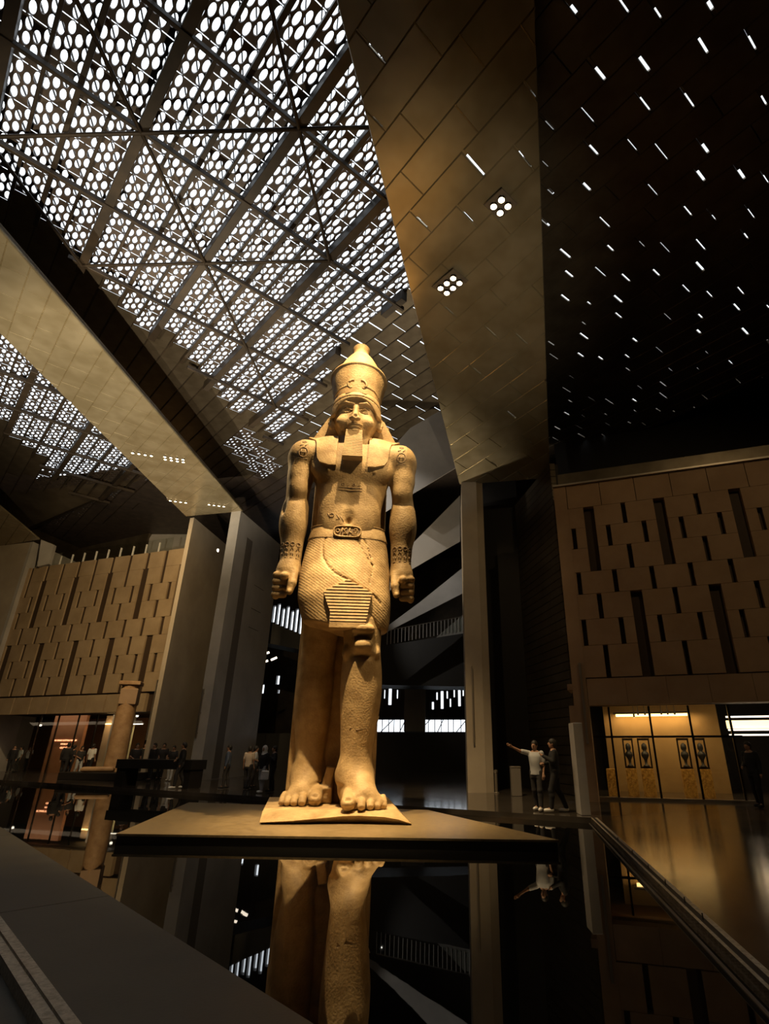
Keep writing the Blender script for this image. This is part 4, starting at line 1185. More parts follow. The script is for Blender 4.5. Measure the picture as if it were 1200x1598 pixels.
# broken kneecap: two rounded bosses with a groove between
B.ell((FX + .02, -.72, 3.62), (.27, .16, .12), k=0.05)
B.ell((FX + .05, -.64, 3.83), (.18, .14, .17), k=0.09)
B.ell((FX + .03, -.66, 3.27), (.21, .16, .15), k=0.04)
B.ell((FX + .03, -.73, 3.45), (.27, .10, .045), k=0.03, op='s')
for s in (-1, 1): B.ell((FX + s * .33, -.44, 3.12), (.10, .16, .14), k=0.08)
B.ell((FX, -.62, 3.03), (.26, .08, .05), k=0.08, op='s')
B.loft([(.50, RX, .90, .35, .46), (.75, RX, .92, .31, .41), (1.1, RX, .95, .33, .38), (1.7, RX - .02, .98, .41, .43), (2.3, RX - .03, .98, .45, .47), (2.9, RX - .02, .92, .42, .46), (3.5, RX, .80, .43, .46), (4.4, RX + .02, .50, .5, .5)], k=0.1, n=2.15)
# feet
def foot(ax, ay, tx, side, toes):
    ty = ay - 1.0
    B.ell((ax, ay + .22, .27), (.34, .42, .34), k=0.15)
    B.cap((ax, ay - .05, .62), (tx, ay - .62, .24), .36, .24, k=0.16, sx=1.1)
    B.cap((ax - .12, ay - .1, .30), (tx - .20, ty + .28, .15), .22, .15, k=0.12)
    B.cap((ax + .12, ay - .1, .30), (tx + .20, ty + .32, .15), .22, .14, k=0.12)
    B.box((tx, ay - .34, .10), (.42, .44, .10), r=.08, k=0.10)
    for s in (-1, 1): B.ell((ax + s * .33, ay + .02, .62), (.09, .14, .12), k=0.06)
    for dx, r, dy, up in toes:
        x = tx + side * dx
        B.cap((x * .96 + tx * .04, ty + .46, .21 + up), (x, ty + dy + .10, .115 + up * .4), r * .95, r, k=0.015)
        B.ell((x, ty + dy + .06, r * .95), (r * .98, r * 1.0, r * .9), k=0.02)
        B.ell((x, ty + dy - .035, .155 + r * .42), (r * .6, .03, r * .4), k=0.01, op='s')
        B.box((x, ty + dy - .05, .03), (r * .9, .055, .05), r=.02, k=0.01, op='s')
toes = [(-.315, .145, 0.02, .06), (-.05, .086, -.02, .05), (.125, .078, .05, .03), (.275, .072, .13, .02), (.405, .067, .22, .0)]
foot(FX + .0, .0, FX + .22, 1, toes)
foot(RX, 1.08, RX - .06, -1, [(a, b, c - .10, d) for a, b, c, d in toes])
# stone web behind the forward leg, back pillar and the stub between the feet
B.box((FX - .02, .75, 1.95), (.26, .65, 2.1), r=.04, k=0.05)
B.box((-.05, 1.25, 5.0), (1.02, .28, 5.1), r=.05, k=0.05)
B.box((-.15, .95, .25), (.16, .42, .26), r=.03, k=0.03, rot=rot('X', 22))
B.box((-.12, .62, .42), (.10, .10, .34), r=.03, k=0.03, rot=rot('Y', 12))
# neck and head
HY = TY - .02; HX = -.06
B.cap((0, HY + .05, 8.6), (0, HY + .02, 9.3), .40, .44, k=0.12)
B.ell((0, HY + .04, 9.72), (.62, .60, .72), k=0.05)
B.loft([(8.98, 0, HY - .20, .24, .32), (9.12, 0, HY - .14, .40, .42), (9.3, 0, HY - .08, .50, .50), (9.5, 0, HY - .06, .57, .53), (9.75, 0, HY - .03, .60, .54), (10.1, 0, HY, .60, .55)], k=0.08, n=2.3)
for s in (-1, 1):
    B.ell((s * .33, HY - .44, 9.33), (.19, .14, .17), k=0.10)         # cheeks
    B.ell((s * .25, HY - .60, 9.67), (.185, .17, .125), k=0.04, op='s')  # sockets
    B.ell((s * .25, HY - .455, 9.645), (.150, .085, .066), k=0.012)   # eyeballs
    B.cap((s * .10, HY - .565, 9.65), (s * .25, HY - .555, 9.715), .018, .020, k=0.012)   # upper lid
    B.cap((s * .25, HY - .555, 9.715), (s * .42, HY - .47, 9.645), .020, .016, k=0.012)
    B.cap((s * .12, HY - .555, 9.62), (s * .28, HY - .545, 9.585), .014, .014, k=0.012)   # lower lid
    B.cap((s * .28, HY - .545, 9.585), (s * .46, HY - .44, 9.62), .014, .012, k=0.012)
    B.cap((s * .09, HY - .59, 9.845), (s * .28, HY - .585, 9.875), .042, .046, k=0.02)     # brow bands
    B.cap((s * .28, HY - .585, 9.875), (s * .52, HY - .43, 9.80), .046, .032, k=0.02)
    B.cap((s * .52, HY - .42, 9.80), (s * .59, HY - .25, 9.70), .026, .018, k=0.03)
    B.ell((s * .085, HY - .70, 9.295), (.075, .085, .06), k=0.03)      # nostril wings
    B.ell((s * .055, HY - .765, 9.262), (.026, .04, .022), k=0.012, op='s')
    # ears
    B.ell((s * .66, HY - .02, 9.56), (.12, .12, .21), k=0.03)
    B.ell((s * .72, HY - .13, 9.58), (.05, .06, .12), k=0.02, op='s')
    B.ell((s * .68, HY - .05, 9.38), (.075, .08, .075), k=0.03)
    B.ell((s * .26, HY - .52, 9.105), (.035, .04, .035), k=0.03, op='s')   # mouth corners
B.cap((0, HY - .56, 9.78), (0, HY - .74, 9.33), .062, .088, k=0.05)     # nose
B.ell((.02, HY - .80, 9.33), (.05, .05, .05), k=0.04, op='s')             # chipped tip
B.ell((0, HY - .585, 9.165), (.22, .10, .04), k=0.018)                   # lips
B.ell((0, HY - .57, 9.085), (.185, .10, .04), k=0.018)
B.box((0, HY - .70, 9.125), (.22, .055, .007), r=.004, k=0.01, op='s')
B.ell((0, HY - .50, 8.98), (.17, .14, .09), k=0.05)
B.put(lambda X, Y, Z: Z + .015 + 0 * X + 0 * Y, (-3, -3, -1), (3, 3, 0), 0, 's')
body = field_obj(B, 'body', M['granite'], colossus, SC)
print('body verts', len(body.data.vertices))

# crown: flaring red crown, rim, white crown rising out of it, broken knob
C0 = HY + .02
def oval(prof, cy, n=72, sy=1.0, zt=None):
    b = MB(); b.lathe([(r, z) for r, z in prof], (0, cy, 0), n, sy); return b
def scaled(b):
    b.v = [(v[0] * SC, v[1] * SC, v[2] * SC) for v in b.v]; return b
def tiltv(b, cy, z0, ang):
    out = []
    for v in b.v:
        y, z = v[1] - cy, v[2] - z0
        out.append((v[0], cy + y * math.cos(ang) + z * math.sin(ang), z0 + z * math.cos(ang) - y * math.sin(ang)))
    b.v = out; return b
crn = tiltv(oval([(.38, 9.75), (.585, 9.80), (.61, 9.98), (.655, 10.25), (.715, 10.6), (.78, 10.95), (.80, 11.13), (.815, 11.17), (.835, 11.19), (.84, 11.23), (.825, 11.27), (.76, 11.28), (.6, 11.20)], C0 + .05, 96, .98), C0, 10.0, math.radians(10))
crown = scaled(crn).build('crown', M['granite'], colossus, smooth=True, local=True, autos=40)
wh = tiltv(oval([(.67, 11.10), (.675, 11.32), (.64, 11.47), (.575, 11.66), (.49, 11.86), (.40, 12.04), (.32, 12.17), (.26, 12.26), (.235, 12.34), (.24, 12.42), (.27, 12.50), (.265, 12.58), (.22, 12.65), (.1, 12.69), (.01, 12.7)], C0 + .05, 72, .98), C0, 10.0, math.radians(8))
scaled(wh).build('crown_peak', M['granite'], crown, smooth=True, local=True, autos=50)
# brow band of the headcloth
F2 = Field(rng(-.9, .9, .02), rng(-.95, 1.1, .022), rng(9.55, 10.35, .016))
F2.loft([(9.62, 0, HY + .02, .73, .63), (9.78, 0, HY + .01, .715, .66), (9.95, 0, HY - .01, .69, .68), (10.12, 0, HY - .01, .67, .685), (10.22, 0, HY + .02, .62, .64), (10.27, 0, HY + .05, .55, .57)], n=2.2)
def facecut(X, Y, Z): return np.maximum(np.sqrt((X / .60) ** 2 + ((Z - 9.42) / .58) ** 2) - 1, Y - (HY - .0)) * .5
F2.put(facecut, (-.7, -1, 9.4), (.7, HY + .05, 10.0), 0.02, 's')
F2.put(lambda X, Y, Z: np.maximum(np.maximum(-(Z - 9.50) + 0 * X, Y - (HY - .02)), np.abs(Z - (10.05 - .28 * X * X)) - .008), (-.8, -1, 9.7), (.8, 0.2, 10.1), 0.01, 's')
band = field_obj(F2, 'headcloth_band', M['granite'], colossus, SC)
# broken cobra coils on the front of the crown
for s in (-1, 1):
    b = MB(); pts = []
    for i in range(14):
        t = i / 13; a = t * 3.9
        pts.append((s * (.10 + .10 * math.sin(a) + .12 * t), C0 - .68 - .03 * math.sin(a * .7) , 10.45 + .13 * math.cos(a) - .02 * t))
    b.tube(pts, [.045 - .02 * i / 13 for i in range(14)], 8)
    scaled(b).build('uraeus_fragment', M['granite'], crown, smooth=True, local=True)
b = MB(); b.tube([(-.62, C0 - .30, 10.25), (-.48, C0 - .52, 10.36), (-.30, C0 - .63, 10.40), (-.14, C0 - .67, 10.36)], [.012, .03, .035, .03], 7)
b.tube([(.62, C0 - .30, 10.25), (.48, C0 - .52, 10.36), (.30, C0 - .63, 10.40), (.14, C0 - .67, 10.36)], [.012, .03, .035, .03], 7)
scaled(b).build('uraeus_coil', M['granite'], crown, smooth=True, local=True)
# headcloth wings behind the neck
for s in (-1, 1):
    b = MB(); b.slab([(s * .50, HY + .14, 9.95), (s * .80, HY + .14, 9.78), (s * 1.34, HY + .20, 8.78), (s * .45, HY + .22, 8.55)], (0, .34, 0))
    scaled(b).build('headcloth_wing', M['granite'], colossus, local=True)
# lappets lying on the chest
def surf_y(x, z, fld=B):
    i = np.argmin(abs(fld.x - x)); j = np.argmin(abs(fld.z - z)); col = fld.F[i, :, j]; h = np.nonzero(col < 0)[0]
    if not len(h): return 9.0
    h = h[0]
    if h == 0: return float(fld.y[0])
    a_, b_ = col[h - 1], col[h]; t = a_ / (a_ - b_); return float(fld.y[h - 1] + (fld.y[h] - fld.y[h - 1]) * t)
for s in (-1, 1):
    rows_z = [9.02, 8.92, 8.78, 8.62, 8.46, 8.30, 8.14, 8.00, 7.90]
    Wi = [.42, .42, .42, .42, .42, .42, .415, .41, .41]; Wo = [1.26, 1.10, 1.02, .98, .965, .95, .92, .85, .60]
    nt_ = 9; n = len(rows_z); vs = []
    for r_i, (z, wi, wo) in enumerate(zip(rows_z, Wi, Wo)):
        for t in range(nt_):
            x = wi + (wo - wi) * t / (nt_ - 1)
            lim = TY + .02 - .30 * max(0, min(1, (9.02 - z) / .45))
            yy = min(surf_y(s * x, z), lim) - .075
            vs.append((s * x, yy, z))
    for (x, y, z) in list(vs): vs.append((x, y + .30, z))
    m_ = n * nt_; fs = []
    for i in range(n - 1):
        for t in range(nt_ - 1):
            q = (i * nt_ + t, i * nt_ + t + 1, (i + 1) * nt_ + t + 1, (i + 1) * nt_ + t); fs += [q, tuple(m_ + a for a in q[::-1])]
        for t in (0, nt_ - 1): fs.append((i * nt_ + t, (i + 1) * nt_ + t, m_ + (i + 1) * nt_ + t, m_ + i * nt_ + t))
    for t in range(nt_ - 1):
        for i in (0, n - 1): fs.append((i * nt_ + t, i * nt_ + t + 1, m_ + i * nt_ + t + 1, m_ + i * nt_ + t))
    b = MB(); b.add(vs, fs); scaled(b).build('lappet', M['granite'], colossus, smooth=True, local=True, autos=35)
# false beard: ribbed, widening downward
b = MB(); nb_ = 16
for i in range(nb_):
    t0, t1 = i / nb_, (i + 1) / nb_
    for (ta, tb, gsh) in ((t0, t0 + .8 / nb_, 0.0), (t0 + .8 / nb_, t1, .010)):
        za, zb = 9.00 - .90 * ta, 9.00 - .90 * tb
        wa, wb_ = .215 + .05 * ta - gsh, .215 + .05 * tb - gsh
        ya, yb = HY - .62 - .16 * ta + gsh, HY - .62 - .16 * tb + gsh
        yk = HY - .28
        b.add([(-wa, ya, za), (wa, ya, za), (wb_, yb, zb), (-wb_, yb, zb), (-wa, yk, za), (wa, yk, za), (wb_, yk, zb), (-wb_, yk, zb)],
              [(0, 3, 2, 1), (4, 5, 6, 7), (0, 1, 5, 4), (3, 7, 6, 2), (0, 4, 7, 3), (1, 2, 6, 5)])
scaled(b).build('false_beard', M['granite'], colossus, local=True)

# kilt
M['kilt'] = bpy.data.materials.new('pleated_granite'); M['kilt'] = M['granite'].copy(); M['kilt'].name = 'pleated_granite'
nt = M['kilt'].node_tree; N_, L_ = nt.nodes, nt.links
tc = N_.new('ShaderNodeTexCoord'); mp = N_.new('ShaderNodeMapping'); mp.inputs['Rotation'].default_value = (0, math.radians(52), 0)
wv = N_.new('ShaderNodeTexWave'); wv.wave_type = 'BANDS'; wv.bands_direction = 'X'; wv.inputs['Scale'].default_value = 5.2; wv.inputs['Distortion'].default_value = 0.3
bp2 = N_.new('ShaderNodeBump'); bp2.inputs['Strength'].default_value = 0.13; bp2.inputs['Distance'].default_value = 0.03
old = [n for n in N_ if n.type == 'BUMP' and n != bp2][0]
L_.new(tc.outputs['Object'], mp.inputs[0]); L_.new(mp.outputs[0], wv.inputs['Vector']); L_.new(wv.outputs['Fac'], bp2.inputs['Height'])
L_.new(old.outputs['Normal'], bp2.inputs['Normal']); L_.new(bp2.outputs['Normal'], N_['Principled BSDF'].inputs['Normal'])
K = Field(rng(-1.35, 1.35, .028), rng(-1.0, 1.0, .028), rng(3.3, 6.4, .03))
K.loft([(3.45, .14, TY - .16, .90, .62), (3.8, .10, TY - .18, 1.0, .68), (4.4, .02, TY - .18, 1.11, .72), (5.0, 0, TY - .13, 1.11, .66), (5.6, 0, TY - .05, 1.05, .56), (6.12, 0, TY, .965, .505)], n=2.3)
K.ell((FX, -.28, 4.1), (.5, .34, .7), k=.3)
K.put(lambda X, Y, Z: Z - 3.66 - .22 * np.maximum(-X, 0) + .0 * Y, (-2, -2, 3.2), (2, 2, 4.2), 0.03, 's', 0.2)
# hem opening above the forward knee
K.ell((FX + .02, -.8, 3.62), (.32, .5, .30), k=.06, op='s')
# deep overlap line of the wrap
def groove(pts, r, fld, k=.01):
    for a_, b_ in zip(pts[:-1], pts[1:]): fld.cap(a_, b_, r, r, k=k, op='s')
def kfront(x, z):                              # front surface of the kilt at x, z
    i = np.argmin(abs(K.x - x)); j = np.argmin(abs(K.z - z)); col = K.F[i, :, j]; h = np.nonzero(col < 0)[0]
    return float(K.y[h[0]]) if len(h) else TY - .5
line1 = [(-.50, 6.0), (-.58, 5.7), (-.55, 5.4), (-.42, 5.15), (-.20, 4.92), (.12, 4.76), (.45, 4.60), (.72, 4.42), (.90, 4.22)]
groove([(x, kfront(x, z), z) for x, z in line1], .022, K)
line2 = [(.20, 6.0), (.42, 5.55), (.62, 5.25), (.66, 5.2)]
groove([(x, kfront(x, z), z) for x, z in line2], .022, K)
line3 = [(.38, 6.0), (.55, 5.6), (.66, 5.2)]
groove([(x, kfront(x, z), z) for x, z in line3], .016, K)
line4 = [(.66, 5.2), (.62, 4.8), (.58, 4.5)]
groove([(x, kfront(x, z), z) for x, z in line4], .012, K)
kfr = {}
for x, z in [(xx, zz) for xx in (-.4, -.2, 0, .2, .4, .6) for zz in (4.7, 4.4, 4.1, 3.9, 3.75)]: kfr[(x, z)] = kfront(x, z)
yap = min(kfr.values()) - .03
kilt = field_obj(K, 'kilt', M['kilt'], colossus, SC)
# pleated apron: a pentagon of horizontal ridges
ap = MB(); npl = 15; ztop, zsh, zbot = 4.76, 4.46, 3.66
def apw(z):
    if z > zsh: t = (ztop - z) / (ztop - zsh); return .12 - .56 * t, .12 + .56 * t
    t = (zsh - z) / (zsh - zbot); return -.44 + .20 * min(1, t * 1.6) , .68 - .12 * t
for i in range(npl):
    z1, z0 = ztop - (ztop - zbot) * i / npl, ztop - (ztop - zbot) * (i + .62) / npl
    (a1, b1), (a0, b0) = apw(z1), apw(z0)
    y1 = yap - .02 - .04 * i / npl
    ap.add([(a1, y1, z1), (b1, y1, z1), (b0, y1 - .012, z0), (a0, y1 - .012, z0), (a1, y1 + .3, z1), (b1, y1 + .3, z1), (b0, y1 + .3, z0), (a0, y1 + .3, z0)],
           [(0, 3, 2, 1), (4, 5, 6, 7), (0, 1, 5, 4), (3, 7, 6, 2), (0, 4, 7, 3), (1, 2, 6, 5)])
ap.add([(apw(z)[k], yap + .04, z) for z in (ztop, zsh, 4.1, zbot) for k in (0, 1)] + [(apw(z)[k], yap + .3, z) for z in (ztop, zsh, 4.1, zbot) for k in (0, 1)],
       [(0, 2, 3, 1), (2, 4, 5, 3), (4, 6, 7, 5), (8, 9, 11, 10), (10, 11, 13, 12), (12, 13, 15, 14), (6, 14, 15, 7), (0, 8, 10, 2), (2, 10, 12, 4), (4, 12, 14, 6), (1, 3, 11, 9), (3, 5, 13, 11), (5, 7, 15, 13)])
ap.add([(-.24, yap - .07, zbot + .06), (.56, yap - .07, zbot + .06), (.56, yap - .07, zbot - .04), (-.24, yap - .07, zbot - .04), (-.24, yap + .3, zbot + .06), (.56, yap + .3, zbot + .06), (.56, yap + .3, zbot - .04), (-.24, yap + .3, zbot - .04)],
       [(0, 3, 2, 1), (4, 5, 6, 7), (0, 1, 5, 4), (3, 7, 6, 2), (0, 4, 7, 3), (1, 2, 6, 5)])
scaled(ap).build('pleated_apron', M['granite'], colossus, local=True)
# belt with its name ring
bb = MB(); nn = 64
for (z, r, ry) in ((5.98, .985, .525), (6.0, 1.005, .545), (6.30, .935, .505), (6.33, .915, .485)):
    for k in range(nn):
        a = 2 * math.pi * k / nn; c, s_ = math.cos(a), math.sin(a); q = (abs(c) ** 2.3 + abs(s_) ** 2.3) ** (-1 / 2.3)
        bb.v.append((r * c * q, TY + ry * s_ * q, z - .07 * (1 - abs(c)) * (1 if s_ < 0 else 0)))
for i in range(3):
    for k in range(nn): bb.f.append((i * nn + k, i * nn + (k + 1) % nn, (i + 1) * nn + (k + 1) % nn, (i + 1) * nn + k))
belt = scaled(bb).build('belt', M['granite'], colossus, smooth=True, local=True, autos=30)
for zz, rr in ((5.94, 1.0), (6.27, .94)):
    b = MB(); pts = []
    for k in range(nn):
        a = 2 * math.pi * k / nn; c, s_ = math.cos(a), math.sin(a); q = (abs(c) ** 2.3 + abs(s_) ** 2.3) ** (-1 / 2.3)
        pts.append((rr * c * q, TY + (rr * .54) * s_ * q, zz + .04 - .07 * (1 - abs(c)) * (1 if s_ < 0 else 0)))
    b.loop(pts, .014, 6); scaled(b).build('belt_edge', M['granite'], belt, smooth=True, local=True)
M['carved'] = mat('carved_shadowed_granite', (0.24, 0.16, 0.09), 0.7, col2=(0.34, 0.24, 0.14), scale=6, bump=.3)  # shade of the carved cuts put into a darker granite tone
yb_ = TY - .565
def ring(cx, cz, rx, rz, y, r=.018, n=24, parent=None, name='name_ring', m=None, sq=2.0, yaw=0.0, side=1, cy=None):
    pts = []
    for k in range(n):
        a = 2 * math.pi * k / n; c, s_ = math.cos(a), math.sin(a); q = (abs(c) ** sq + abs(s_) ** sq) ** (-1 / sq)
        pts.append((cx + rx * c * q * math.cos(yaw), y + rx * c * q * math.sin(yaw), cz + rz * s_ * q))
    return MB().loop(pts, r, 6)
plate = MB()
pts2 = []
for k in range(28):
    a = 2 * math.pi * k / 28; c, s_ = math.cos(a), math.sin(a); q = (abs(c) ** 3.6 + abs(s_) ** 3.6) ** (-1 / 3.6)
    pts2.append((.31 * c * q, yb_ + .005, 6.08 + .125 * s_ * q))
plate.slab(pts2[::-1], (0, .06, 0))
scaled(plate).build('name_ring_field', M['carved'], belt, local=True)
scaled(ring(0, 6.08, .33, .14, yb_, .024, 32, sq=3.6)).build('name_ring', M['granite'], belt, smooth=True, local=True)
g = MB()
g.loop([(-.24 + .045 * math.cos(t), yb_ - .005, 6.09 + .045 * math.sin(t)) for t in [i * math.pi / 6 for i in range(12)]], .014, 6)
g.loop([(.20 + .045 * math.cos(t), yb_ - .005, 6.12 + .035 * math.sin(t)) for t in [i * math.pi / 6 for i in range(12)]], .014, 6)
for pts in ([(-.15, 6.0), (-.13, 6.17)], [(-.13, 6.17), (-.07, 6.10), (-.03, 6.0)], [(-.10, 6.1), (-.02, 6.17)], [(-.09, 6.03), (.0, 6.02)], [(.03, 5.99), (.06, 6.17)], [(.06, 6.08), (.13, 6.02)], [(.1, 6.0), (.26, 6.0)], [(.15, 6.04), (.24, 6.05)]):
    g.tube([(x, yb_ - .005, z) for x, z in pts], .014, 6)
scaled(g).build('carved_glyphs', M['granite'], belt, smooth=True, local=True)

# engraved signs: bracelets of ring glyphs at the wrists, name rings on the shoulders, line on the chest
def surf_y(x, z, fld=B):
    i = np.argmin(abs(fld.x - x)); j = np.argmin(abs(fld.z - z)); col = fld.F[i, :, j]; h = np.nonzero(col < 0)[0]
    if not len(h): return TY
    h = h[0]
    if h == 0: return float(fld.y[0])
    a_, b_ = col[h - 1], col[h]; t = a_ / (a_ - b_); return float(fld.y[h - 1] + (fld.y[h] - fld.y[h - 1]) * t)
def draw(strokes, r, parent, name, out=0.0, m=None):
    b = MB()
    for st in strokes:
        pts = [(x, surf_y(x, z) - out, z) for x, z in st]
        if len(pts) > 2 and (Vector(pts[0]) - Vector(pts[-1])).length < 1e-4: b.loop(pts[:-1], r, 5)
        else: b.tube(pts, r, 5)
    return scaled(b).build(name, m or M['carved'], parent, smooth=True, local=True)
def circ(cx, cz, rx, rz, n=12): return [(cx + rx * math.cos(t * 2 * math.pi / n), cz + rz * math.sin(t * 2 * math.pi / n)) for t in range(n)] + [(cx + rx, cz)]
for s in (-1, 1):
    st = []
    for q in range(4):
        x = s * 1.40 + (-.20 + .133 * q); st.append(circ(x, 5.78, .048, .048))
        st += [[(x - .03, 5.62), (x, 5.70), (x + .03, 5.62)], [(x - .02, 5.5), (x - .02, 5.58)], [(x + .03, 5.48), (x + .02, 5.57)], [(x - .03, 5.42), (x + .03, 5.43)]]
    draw(st, .013, colossus, 'carved_bracelet')
    x0 = s * 1.30
    st = [circ(x0, 8.32, .12, .14), [(x0 - .12, 8.14), (x0 + .12, 8.14)], [(x0 - .06, 8.25), (x0 - .05, 8.40)], [(x0 + .04, 8.25), (x0 + .05, 8.40)], [(x0 - .08, 8.32), (x0 + .08, 8.32)],
          [(x0 - .10, 8.52), (x0 - .02, 8.56)], [(x0 + .03, 8.50), (x0 + .09, 8.58)], circ(x0, 8.66, .05, .03)]
    draw(st, .015, colossus, 'carved_name_ring')
draw([[(-.30, 7.33), (.30, 7.33)], [(-.30, 7.25), (.30, 7.25)], circ(-.2, 7.42, .04, .03), [(-.08, 7.38), (-.04, 7.45)], circ(.08, 7.42, .03, .03), [(.18, 7.38), (.26, 7.42)]], .010, colossus, 'carved_line')
draw([circ(-.42, 6.52, .06, .05), [(-.52, 6.58), (-.46, 6.45)], [(-.30, 6.55), (-.22, 6.42), (-.30, 6.40)], [(-.2, 6.5), (-.12, 6.36)]], .012, colossus, 'carved_mark')
draw([[(.34, 1.55), (.50, 1.50), (.70, 1.53), (.92, 1.62)], [(.92, 1.62), (.97, 1.8)]], .012, colossus, 'leg_crack')

# broken wedge-shaped base under the feet
bs = thing('statue_base', 'pale roughly broken wedge of stone directly under the feet of the colossus', 'statue base', (-2.2, 13.2, 0.115))
ZT0 = 0.33
def w3(x, y, z): q = on(x, y, z); return (q.x, q.y, z)
fr_top = [w3(405, 1283.5, .155), w3(455, 1281, .185), w3(500, 1277, .225), w3(535, 1273.5, .262), w3(560, 1273, .268), w3(600, 1275, .255), w3(622, 1279, .215), w3(642, 1285.5, .145)]
fr_bot = [(v[0], v[1] + .10 + (v[2] - .112) * .9, .112) for v in fr_top]
bk_mid = [(v[0] * 1.03 - (.25 if i == 7 else 0), v[1] + (.30 if 0 < i < 7 else .5), ZT0 if 0 < i < 7 else .30) for i, v in enumerate(fr_top)]
bk_top = [(-4.35 + 3.1 * i / 7, 16.0, ZT0) for i in range(8)]
bk_bot = [(v[0], v[1], .112) for v in bk_top]
rows_ = [fr_bot, fr_top, bk_mid, bk_top, bk_bot]
b = MB(); b.v = [tuple(v) for r in rows_ for v in r]
for i in range(4):
    for k in range(7): b.f.append((i * 8 + k, i * 8 + k + 1, (i + 1) * 8 + k + 1, (i + 1) * 8 + k))
b.f.append(tuple(range(0, 40, 8))[::-1]); b.f.append(tuple(range(7, 40, 8)))
b.f.append(tuple(list(range(8)) + list(range(39, 31, -1)))[::-1])
b.build('base_block', M['granite'], bs, autos=30)
# ================================================================ visitors
M['skin'] = mat('skin', (0.36, 0.20, 0.13), 0.6)
M['hair'] = mat('dark_hair', (0.015, 0.011, 0.009), 0.6)
M['c_black'] = mat('black_cloth', (0.012, 0.011, 0.012), 0.85)
M['c_dark'] = mat('dark_cloth', (0.03, 0.027, 0.028), 0.85)
M['c_white'] = mat('white_cloth', (0.72, 0.70, 0.67), 0.85)
M['c_grey'] = mat('pale_grey_cloth', (0.42, 0.43, 0.45), 0.85)
M['c_beige'] = mat('beige_cloth', (0.52, 0.42, 0.33), 0.85)
M['c_denim'] = mat('blue_denim', (0.07, 0.09, 0.14), 0.85)
M['shoe_w'] = mat('white_shoe', (0.75, 0.73, 0.70), 0.6)
PEOPLE = []
def person(loc, face, H, pose, top, legs, shoe, label, group=None, res=0.02, scarf=None, skirt=False, hold=None):
    """face: heading in degrees (0 looks along -Y, positive turns to +X); arms and legs posed per 'pose'"""
    root = thing('person', label, 'person', (loc[0], loc[1], loc[2]), math.radians(face), group)
    k = H / 1.72
    hipz, shz, neck = 0.92, 1.40, 1.46
    st = pose.get('stride', 0.06); sp = pose.get('spread', 0.09)
    P = {}
    for s in (-1, 1):
        ft = -st * s; P[s, 'hip'] = np.array([s * .09, 0, hipz]); P[s, 'knee'] = np.array([s * (sp * .5 + .05), ft * .5 - (.05 if st > .1 else .02), .49]); P[s, 'ank'] = np.array([s * sp, ft + .03, .09])
        P[s, 'sh'] = np.array([s * .18, 0, shz])
        e, h = pose['arms'][0 if s < 0 else 1]
        P[s, 'el'] = np.array(e, float); P[s, 'ha'] = np.array(h, float)
    def new():
        pts = np.array(list(P.values())); lo = pts.min(0) - .2; hi = pts.max(0) + .2
        lo[0] = min(lo[0], -.32); hi[0] = max(hi[0], .32); lo[1] = min(lo[1], -.32); hi[1] = max(hi[1], .25)
        return Field(rng(lo[0], hi[0], res), rng(lo[1], hi[1], res), rng(-.03, 1.80, res))
    lean = pose.get('lean', 0.0); hd = np.array([0, -.02 - lean, 1.60])
    def torso(f, g=0.0, z0=.86, z1=1.5):
        f.loft([(z0, 0, 0, .155 + g, .115 + g), (1.02, 0, -.005, .135 + g, .10 + g), (1.2, 0, -.01, .155 + g, .115 + g), (1.36, 0, -.005, .175 + g, .105 + g), (1.43, 0, 0, .13 + g, .085 + g), (z1 - .03, 0, 0, .07 + g, .06 + g)], k=.04, n=2.3)
    def legs_(f, g=0.0, zmin=-.1):
        for s in (-1, 1):
            f.cap(P[s, 'hip'], P[s, 'knee'], .088 + g, .056 + g, k=.04); 
            a = P[s, 'knee'] + (P[s, 'ank'] - P[s, 'knee']) * .3 + np.array([0, .02, 0])
            f.cap(P[s, 'knee'], a, .056 + g, .056 + g, k=.03); f.cap(a, P[s, 'ank'], .055 + g, .036 + g * 1.3, k=.03)
    def arms_(f, g=0.0, fore=True, cut=1.0):
        for s in (-1, 1):
            f.cap(P[s, 'sh'], P[s, 'sh'] + (P[s, 'el'] - P[s, 'sh']) * cut, .052 + g, (.052 - .012 * cut) + g, k=.04)
            if fore: f.cap(P[s, 'el'], P[s, 'ha'], .040 + g, .026 + g, k=.02)
    B_ = new(); torso(B_); legs_(B_); arms_(B_)
    B_.cap((0, 0, 1.42), (0, -lean * .6, 1.54), .052, .048, k=.03)
    B_.ell(hd + [0, 0, .0], (.078, .095, .115), k=.02); B_.ell(hd + [0, -.03, -.07], (.05, .055, .05), k=.03)
    B_.ell(hd + [0, -.10, -.005], (.014, .022, .028), k=.015)
    for s in (-1, 1):
        B_.ell(hd + [s * .078, .0, -.01], (.014, .022, .03), k=.01)
        d = P[s, 'ha'] - P[s, 'el']; d = d / np.linalg.norm(d); h = P[s, 'ha']
        side = np.cross(d, [0, 1, 0.3]); side /= max(np.linalg.norm(side), 1e-3); nrm = np.cross(side, d)
        B_.cap(h, h + d * .07, .030, .034, k=.02)
        for q in range(4):
            o = side * ((q - 1.5) * .021); b0 = h + d * .08 + o; b1 = b0 + d * (.038, .048, .044, .032)[q] + nrm * .008; b2 = b1 + d * .02 + nrm * .02
            B_.cap(b0, b1, .0105, .010, k=.004); B_.cap(b1, b2, .010, .009, k=.004)
        B_.cap(h + d * .02 + side * .03 * s, h + d * .065 + side * .055 * s, .013, .011, k=.006)
        B_.cap(P[s, 'ank'], P[s, 'ank'] + [s * .02, -.15, -.045], .036, .032, k=.02)
    field_obj(B_, 'body', M['skin'], root, k, 1)
